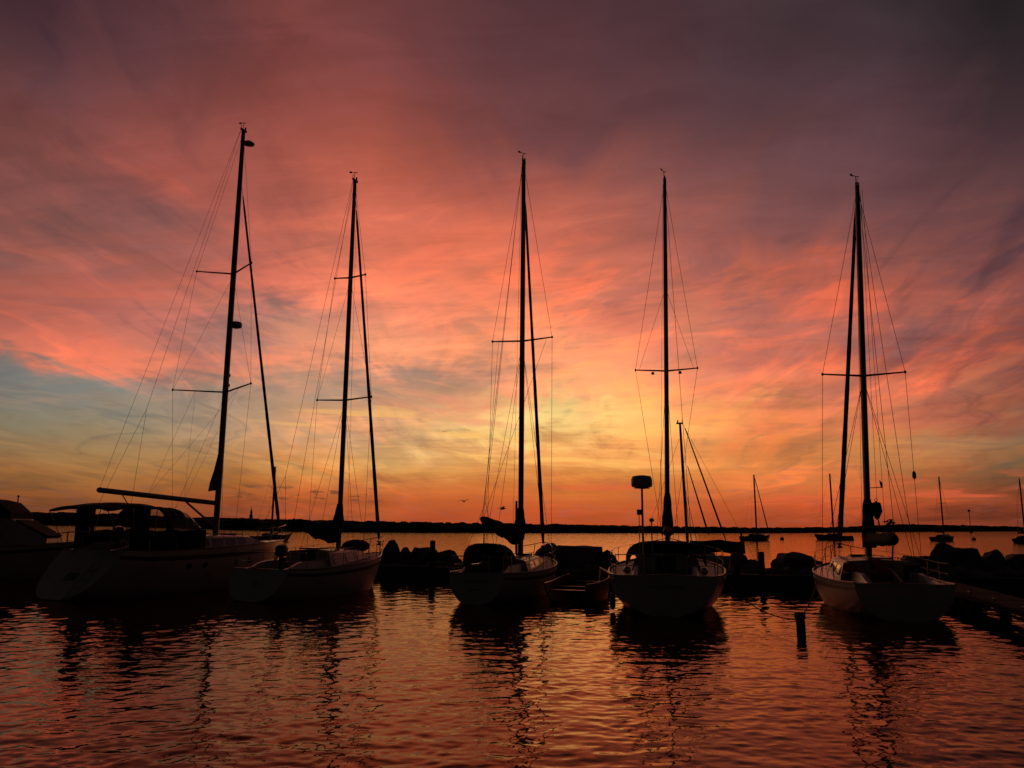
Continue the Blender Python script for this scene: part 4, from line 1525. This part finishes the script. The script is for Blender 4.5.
rp = MB().tube([(.45, yp, 1.05), (.45, yp, zr)], .032, 8).build('radar_pole', 'steel', bD, True)
radar_dome(rp, Vector((.45, yp, zr + .03)), .315, .36)
MB().lathe((.45, yp, zr - .02), [(.06, 0), (.24, .015), (.24, .03)], 12).build('radar_plate', 'steel', rp)
MB().box((.36, yp + .03, zr - .78), (.5, yp + .16, zr - .62)).build('horn', 'plastic_dark', rp)
MB().tube([(.45, yp + .1, zr - .62), (.45, yp + .1, 1.2)], .012, 5).build('stay_tube', 'steel', rp)
y2 = yp - .26
g = MB().tube([(.5, y2, 1.05), (.5, y2, zat(pp, 519))], .02, 6).build('antenna_post', 'steel', bD)
MB().lathe((.5, y2, zat(pp, 521)), [(.02, -.03), (.07, 0), (.075, .05), (.03, .09)], 12).build('antenna_cap', 'plastic_white', g, True)
y3 = min((abs(proj(pp + Vector((-cos(thD), sin(thD), 0)) * y + Vector((0, 0, 3)))[0] - 662), y) for y in [k * .01 for k in range(-150, 150)])[1]
MB().tube([(.45, y3, 1.1), (.45, y3, zat(pp, 459))], .008, 5).build('whip_antenna', 'plastic_dark', bD)
for y in (-.9, .9):
    MB().ball((.9, y * 1.25, hD.dk(.9, y).z + .12), .12, .12, .12, 8, 5).build('winch', 'steel', bD, True)

# ---- E: rightmost sloop
stE = on_water(908, 621)
thE, fE, xmE = settle(stE, 839, 8.2, 869, 1.5, 1.3)
bE = boat('sailboat', stE, thE, 'rightmost large sailboat with high cabin, lying by the finger pier')
hE = Hull(8.2, 3.25, .98, 1.25, tr=.80, scoop=.05, kz0=-.04, ov=.7, pw=.68)
build_hull(bE, hE, 'gelcoat_white', 'gelcoat_cream', (.5, 2.7, .7, .4))
secE = build_cabin(bE, hE, 2.3, 6.7, 1.22, .7, .60, .40, [(.05, .24), (.32, .52), (.6, .74)], front=.7)
build_rails(bE, hE, .5, 5, False, .58)
pm = stE + fE * xmE
ztE = zat(pm, 187)
mpE, mastE = build_rig(bE, hE, dict(head=thE, xm=xmE, zb=hE.dk(xmE).z + .52, zt=ztE, r=.10, lean=(-.05, -.48), spread=[(zat(pm, 376), 1.30, R(3), .08)],
    stay=(hE.pt(1, 1).x - .12, hE.fb + .3), zstay=zat(pm, 193), furl=.085, back=(-.3, 0), lowers=(-.55, .5), vane=2.6,
    halyards=((-.2, -.3, .6), (-1.0, -.3, .2), (.2, .12, .4))))
zgE = zat(pm, 540)
xe = col_x(stE, fE, 907, 2.1, -3)
ze = zat(stE + fE * xe, 540)
a_, b_ = build_boom(bE, mpE, zgE, (max(xe, .6), 0, ze), [(0, .2, .35, .22), (.3, .17, .20, .2), (.9, .15, .2, .18), (1, .1, .15, .14)], .06,
                    (zgE - .25, zat(pm, 499), .22, .15))
MB().tube([b_, mpE(ztE - .05) + Vector((-.12, 0, 0))], .008, 4).build('topping_lift', 'wire', bE)
MB().tube([b_ + Vector((.25, 0, -.1)), (1.2, 0, 1.2)], .024, 5).build('mainsheet', 'rope', bE)
z_ = zat(pm, 488)
m = MB(); m.tube([mpE(z_), mpE(z_) + Vector((0, -.46, .02))], .014, 5); m.tube([mpE(z_) + Vector((0, -.46, 0)), mpE(z_) + Vector((0, -.46, .12)), mpE(z_) + Vector((.02, -.42, .25))], [.02, .05, .01], 6)
m.build('instrument_arm', 'plastic_dark', mastE)
tpE = mpE(zat(pm, 376)) + Vector((-.07, -1.3, .08)); chE = hE.dk(xmE - .25, -9) + Vector((0, .12, 0))
k = (tpE.z - zat(pm, 476)) / (tpE.z - chE.z)
q = tpE.lerp(chE, k)
m = MB(); m.lathe((q.x, q.y, q.z - .13), [(.02, 0), (.06, .04), (.06, .2), (.02, .26)], 8); m.build('radar_reflector', 'alloy', bE, True)
for y0, y1 in ((-1.1, -.62), (.5, 1.05)):
    x, w_, hh, zb_ = secE(0)
    MB().box((x - .03, y0, zb_ + .08), (x - .004, y1, zb_ + hh * .8)).build('bulkhead_window', 'window_dark', bE)
m = MB(); m.tube([(.25, 0, 1.0), (1.3, 0, 1.3), (1.6, 0, 1.32)], [.035, .028, .022], 6); m.build('tiller', 'wood_varnish', bE)
# dark bundle hanging in the rigging aft of the mast
q = at(876, 501, pm.y)
hb_ = empty('hanging_bundle', (q.x, q.y, q.z))
tag(hb_, 'dark lantern shaped bundle hanging from a line behind the rightmost tall mast', 'bundle')
m = MB(); m.lathe((0, 0, 0), [(.03, -.02), (.13, -.06), (.15, -.16), (.17, -.34), (.11, -.46), (.07, -.56), (.02, -.6)], 12); m.build('bundle_body', 'canvas_black', hb_, True)
m = MB(); m.tube([(0, 0, -.03), (-.05, 0, .04), (0, 0, .1), (.05, 0, .04), (0, 0, -.03)], .012, 5); m.build('hanger', 'rope', hb_)
m = MB(); m.tube([(.02, 0, -.58), (.06, 0, -.8), (.03, 0, -1.0)], .02, 5); m.build('tail_line', 'rope', hb_)

# ---- F: small sloop beyond the breakwater
pF = at(688, 545, 44.0)
thF = R(-78)
fF = Vector((sin(thF), cos(thF), 0))
stF = Vector((pF.x, pF.y, 0)) - fF * 3.7
bF = boat('sailboat', stF, thF, 'small sailboat beyond the breakwater with a dark tent over its boom', 'sailboats lying off beyond the breakwater')
hF = Hull(6.6, 2.3, .75, 1.0, tr=.75, scoop=.1)
build_hull(bF, hF, 'gelcoat_white', 'deck_grey', (.5, 2.2, .55, .3), stripe=False)
build_cabin(bF, hF, 2.3, 5.2, .8, .5, .36, .24, [(.15, .6)], front=.6)
pm = stF + fF * 3.7
ztF = zat(pm, 423)
mpF, mastF = build_rig(bF, hF, dict(head=thF, xm=3.7, zb=1.1, zt=ztF, r=.06, lean=(.22, 0), spread=[(zat(pm, 480), .6, R(2), .03)], stay=(6.3, 1.0), furl=0, back=(0, 0),
    zstay=ztF - .9, lowers=(-.4,), halyards=()))
zg = zat(pm, 541.5)
a_, b_ = build_boom(bF, mpF, zg, (.85, 0, zg - .05), None, .05)
m = MB()
m.loft([[(lerp(3.6, .75, t), s * w, zg + dz - .06 * sin(t * 9)) for s, w, dz in ((-1, .55 + .1 * sin(t * 7), -.55), (-1, .16, .06), (1, .16, .06), (1, .55 + .1 * cos(t * 8), -.58), (1, .5, -.52), (0, .0, -.02), (-1, .5, -.5))] for t in (0, .15, .35, .55, .75, .9, 1)])
m.build('boom_tent', 'canvas_navy', bF, True)
for (ra, rb, pxa, pxb, rowa, rowb, nm) in ((.028, .05, 685, 721, 428, 527, 'furled_jib'), (.02, .05, 687.5, 706, 466, 526, 'topping_lift')):
    p0, p1 = at(pxa, rowa, pm.y), at(pxb, rowb, pm.y)
    L0 = Matrix.Rotation(-(pi / 2 - thF), 4, 'Z') @ Matrix.Translation(-Vector((stF.x, stF.y, 0)))
    q0_, q1_ = L0 @ p0, L0 @ p1
    e = q1_ + (q1_ - q0_) * .14
    MB().tube([q0_, q0_.lerp(q1_, .5), q1_, e], [ra, lerp(ra, rb, .6), rb, .02], 6).build(nm, 'sail_cloth', bF, True)


# ---- sloops on the outer moorings
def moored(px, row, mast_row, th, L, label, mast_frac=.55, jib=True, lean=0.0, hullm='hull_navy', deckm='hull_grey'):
    st0 = on_water(px, row)
    f = Vector((sin(th), cos(th), 0))
    st = st0 - f * (L * mast_frac)
    b = boat('sailboat', st, th, label, 'sailboats lying off beyond the breakwater')
    h = Hull(L, L * .33, L * .11, L * .15, tr=.7, scoop=.2)
    build_hull(b, h, hullm, deckm, None, stripe=False)
    build_cabin(b, h, L * .33, L * .74, L * .12, L * .08, L * .06, L * .045, [(.12, .7)], 'hull_grey', front=.7)
    zt = zat(st0, mast_row)
    mp, mast = build_rig(b, h, dict(head=th, xm=L * mast_frac, zb=h.dk(L * .5).z + .3, zt=zt, r=.13, taper=.8, lean=(0, lean), spread=[(lerp(1, zt, .55), .9, 0, 0)],
        stay=(L - .25, h.fb), furl=.10 if jib else 0, back=(0, 0), lowers=(), halyards=(), wire=.012))
    zg = h.dk(L * .4).z + .95
    build_boom(b, mp, zg, (L * .12, 0, zg), [(0, .2, .3, .2), (1, .1, .12, .1)], .08)
    return b, h


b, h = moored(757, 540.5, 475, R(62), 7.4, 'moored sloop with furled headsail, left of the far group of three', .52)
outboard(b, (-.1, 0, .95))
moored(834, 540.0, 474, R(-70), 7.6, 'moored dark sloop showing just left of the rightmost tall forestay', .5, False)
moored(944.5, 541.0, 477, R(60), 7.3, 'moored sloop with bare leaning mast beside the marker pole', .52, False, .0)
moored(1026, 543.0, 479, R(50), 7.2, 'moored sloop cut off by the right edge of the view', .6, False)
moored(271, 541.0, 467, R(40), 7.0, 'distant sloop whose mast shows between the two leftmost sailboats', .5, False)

# ---- motor cruiser at the left edge
pc = on_water(80, 577.0)
thM = R(80)
fM = Vector((sin(thM), cos(thM), 0))
stM = pc - fM * 9.2
cr = empty('motor_cruiser', (stM.x, stM.y, 0), pi / 2 - thM)
tag(cr, 'white motor cruiser with dark canvas top, cut off by the left edge', 'motor cruiser')
hM = Hull(9.2, 3.1, 1.25, 1.65, tr=.92, ov=1.0, pw=.7, dip=.02, full=2.6)
build_hull(cr, hM, 'gelcoat_white', 'gelcoat_cream', None, stripe=True)
YM = pc.y - .8
z_roof, z_can = zat(Vector((pc.x - 3, YM, 0)), 500), zat(Vector((pc.x - 1.2, YM, 0)), 516)
m = MB()
rings = []
for x, w, z in ((1.6, 1.25, z_roof - .22), (5.7, 1.2, z_roof - .34), (6.3, 1.2, z_can - .1), (7.0, 1.12, 2.35), (7.9, .9, 1.80)):
    zb_ = hM.dk(x).z - .05
    rings.append([(x, -w * 1.08, zb_), (x, -w, max(z, zb_ + .03)), (x, w, max(z, zb_ + .03)), (x, w * 1.08, zb_)])
m.loft(rings)
cab = m.build('cabin', 'gelcoat_white', cr)
for s in (-1, 1):
    m = MB()
    P = lambda x, z, o: (x, s * (lerp(1.34, 1.22, (z - 1.6) / 1.2) + o), z)
    m.add([P(3.0, 1.98, 0), P(6.1, 1.98, 0), P(5.6, 2.62, 0), P(3.0, 2.62, 0), P(3.0, 1.98, .03), P(6.1, 1.98, .03), P(5.6, 2.62, .03), P(3.0, 2.62, .03)],
          [(4, 5, 6, 7), (0, 1, 5, 4), (1, 2, 6, 5), (2, 3, 7, 6), (3, 0, 4, 7)])
    m.build('window', 'window_dark', cab)
m = MB()
m.add([(6.42, -.95, z_can - .28), (6.42, .95, z_can - .28), (7.86, .86, 1.84), (7.86, -.86, 1.84), (6.6, -1.1, z_can - .20), (6.6, 1.1, z_can - .20), (7.95, .9, 1.92), (7.95, -.9, 1.92)], [(4, 5, 6, 7), (0, 1, 5, 4), (2, 3, 7, 6), (1, 2, 6, 5), (0, 3, 7, 4)])
m.build('painted_shade_sheet', 'canvas_black', cab)  # added dark sheet, stands in for shade on the bright windscreen and foredeck
m = MB()
m.loft([[(x, -1.30, zl), (x, -1.22, z), (x, 0, z + .08), (x, 1.22, z), (x, 1.30, zl)] for x, z, zl in ((1.4, z_roof + .04, z_roof - .2), (4.5, z_roof + .02, z_roof - .24), (5.65, z_roof - .06, z_roof - .32), (5.8, z_roof - .1, z_can - .05), (6.38, z_can + .1, z_can - .16))])
m.build('canvas_top', 'canvas_black', cr, True)
m = MB()
for s in (-1, 1):
    pts = [hM.deck(u, s * (hM.pt(u, 1).y - .06)) for u in (.70, .80, .90, .985)]
    m.tube([pts[0]] + [p + Vector((0, 0, .5)) for p in pts], .016, 6)
    for p in pts[1:]:
        m.tube([p, p + Vector((0, 0, .5))], .014, 6)
m.build('bow_rail', 'steel', cr, True)
m = MB(); m.tube([(6.0, .3, z_roof - .1), (6.0, .3, z_roof + .16)], .03, 6); m.ball((6.0, .3, z_roof + .2), .06, .06, .06, 8, 5); m.build('roof_light', 'plastic_white', cr)

# ---- open skiff between the two middle sailboats
stS = on_water(566, 604)
thS = R(20)
sk = empty('skiff', (stS.x, stS.y, 0), pi / 2 - thS)
tag(sk, 'low open reddish skiff tied up between the two middle sailboats', 'skiff')
hS = Hull(4.6, 1.75, .62, .92, tr=.82, scoop=-.12, kz0=0, ov=.5, pw=.6, dip=.06)
NU = 16
m = MB()
rings = []
for i in range(NU + 1):
    u = i / NU
    o_ = [hS.pt(u, j / 8, -1) for j in range(8, 0, -1)] + [hS.pt(u, j / 8, 1) for j in range(0, 9)]
    n_ = [p + Vector((0.04 if i == 0 else 0, -.04 if p.y > .05 else (.04 if p.y < -.05 else 0), .05 if p.z < .3 else 0)) for p in reversed(o_)]
    rings.append(o_ + n_)
m.loft(rings)
m.build('hull', 'skiff_red', sk, True)
for x in (.55, 1.75, 3.0):
    u = hS.u_of(x)
    w_ = hS.pt(u, .8).y - .04
    z_ = hS.zs(u) - .2
    MB().box((x - .13, -w_, z_ - .03), (x + .13, w_, z_)).build('seat', 'wood_varnish', sk)
for s in (-1, 1):
    MB().tube([hS.pt(i / 14, 1, s) + Vector((0, 0, .02)) for i in range(15)], .03, 6).build('gunwale', 'wood_varnish', sk, True)

# ---- lines, fender
def line_thing(name, pts, label, cat='rope', r=.016):
    o = MB().tube(pts, r, 5).build(name, 'rope', None, True)
    return tag(o, label, cat)


portE = Vector((-cos(thE), sin(thE), 0))
eu = hE.pt(.42, .97, 1, .03)
hit = stE + fE * eu.x + portE * eu.y + Vector((0, 0, eu.z))
top = Vector((pf.x, pf.y, POST[1] - .12))
line_thing('mooring_line', sag(top, hit, .16, 14), 'dark mooring line from the lone post up to the rightmost sailboat')
du = hD.pt(.10, .97, -1, .03)
hitD = stD + fD * du.x - Vector((-cos(thD), sin(thD), 0)) * (-du.y) + Vector((0, 0, du.z))
line_thing('mooring_line', sag(top - Vector((0, 0, .05)), hitD, .30, 14), 'slack mooring line from the lone post to the boat with the radar pole')
du = hD.pt(.12, .75, 1, .07)
fp = stD + fD * du.x + Vector((-cos(thD), sin(thD), 0)) * du.y + Vector((0, 0, du.z))
fe = empty('fender', (fp.x, fp.y, fp.z - .3))
tag(fe, 'pale fender hanging on the left side of the boat with the radar pole', 'fender')
MB().lathe((0, 0, -.25), [(.02, 0), (.06, .03), (.085, .1), (.085, .42), (.06, .5), (.02, .54)], 12).build('fender_body', 'plastic_white', fe, True)
MB().tube([(0, 0, .28), (0, -.02, .78)], .01, 5).build('lanyard', 'rope', fe)

# ---- gulls
for px, row, Y, sc, lab in ((464, 501.5, 70, .9, 'left gull of the two flying low beside the middle tall mast'), (502.5, 509, 62, 1.0, 'right gull of the two flying low beside the middle tall mast'), (445, 432, 110, .8, 'tiny gull flying high left of the middle tall mast')):
    c = at(px, row, Y)
    m = MB()
    m.ball((0, 0, 0), .20 * sc, .06 * sc, .06 * sc, 8, 6)
    m.ball((.2 * sc, 0, .03 * sc), .07 * sc, .045 * sc, .045 * sc, 6, 4)
    m.tube([(.25 * sc, 0, .03 * sc), (.33 * sc, 0, .02 * sc)], [.018 * sc, .004], 5)
    for s in (-1, 1):
        pts = [(0, s * .04, .03), (.05, s * .26, .16), (-.02, s * .48, .15), (-.16, s * .68, .07)]
        m.loft([[(x + w, y, z), (x, y, z + .014), (x - w, y, z), (x, y, z - .008)] for (x, y, z), w in zip([tuple(k * sc for k in p) for p in pts], (.10, .09, .07, .02))])
    o = m.build('gull', 'feather', None, True)
    o.location = c
    o.rotation_euler = (R(8), R(-5), R(200 + px))
    tag(o, lab, 'gull', 'gulls over the water')
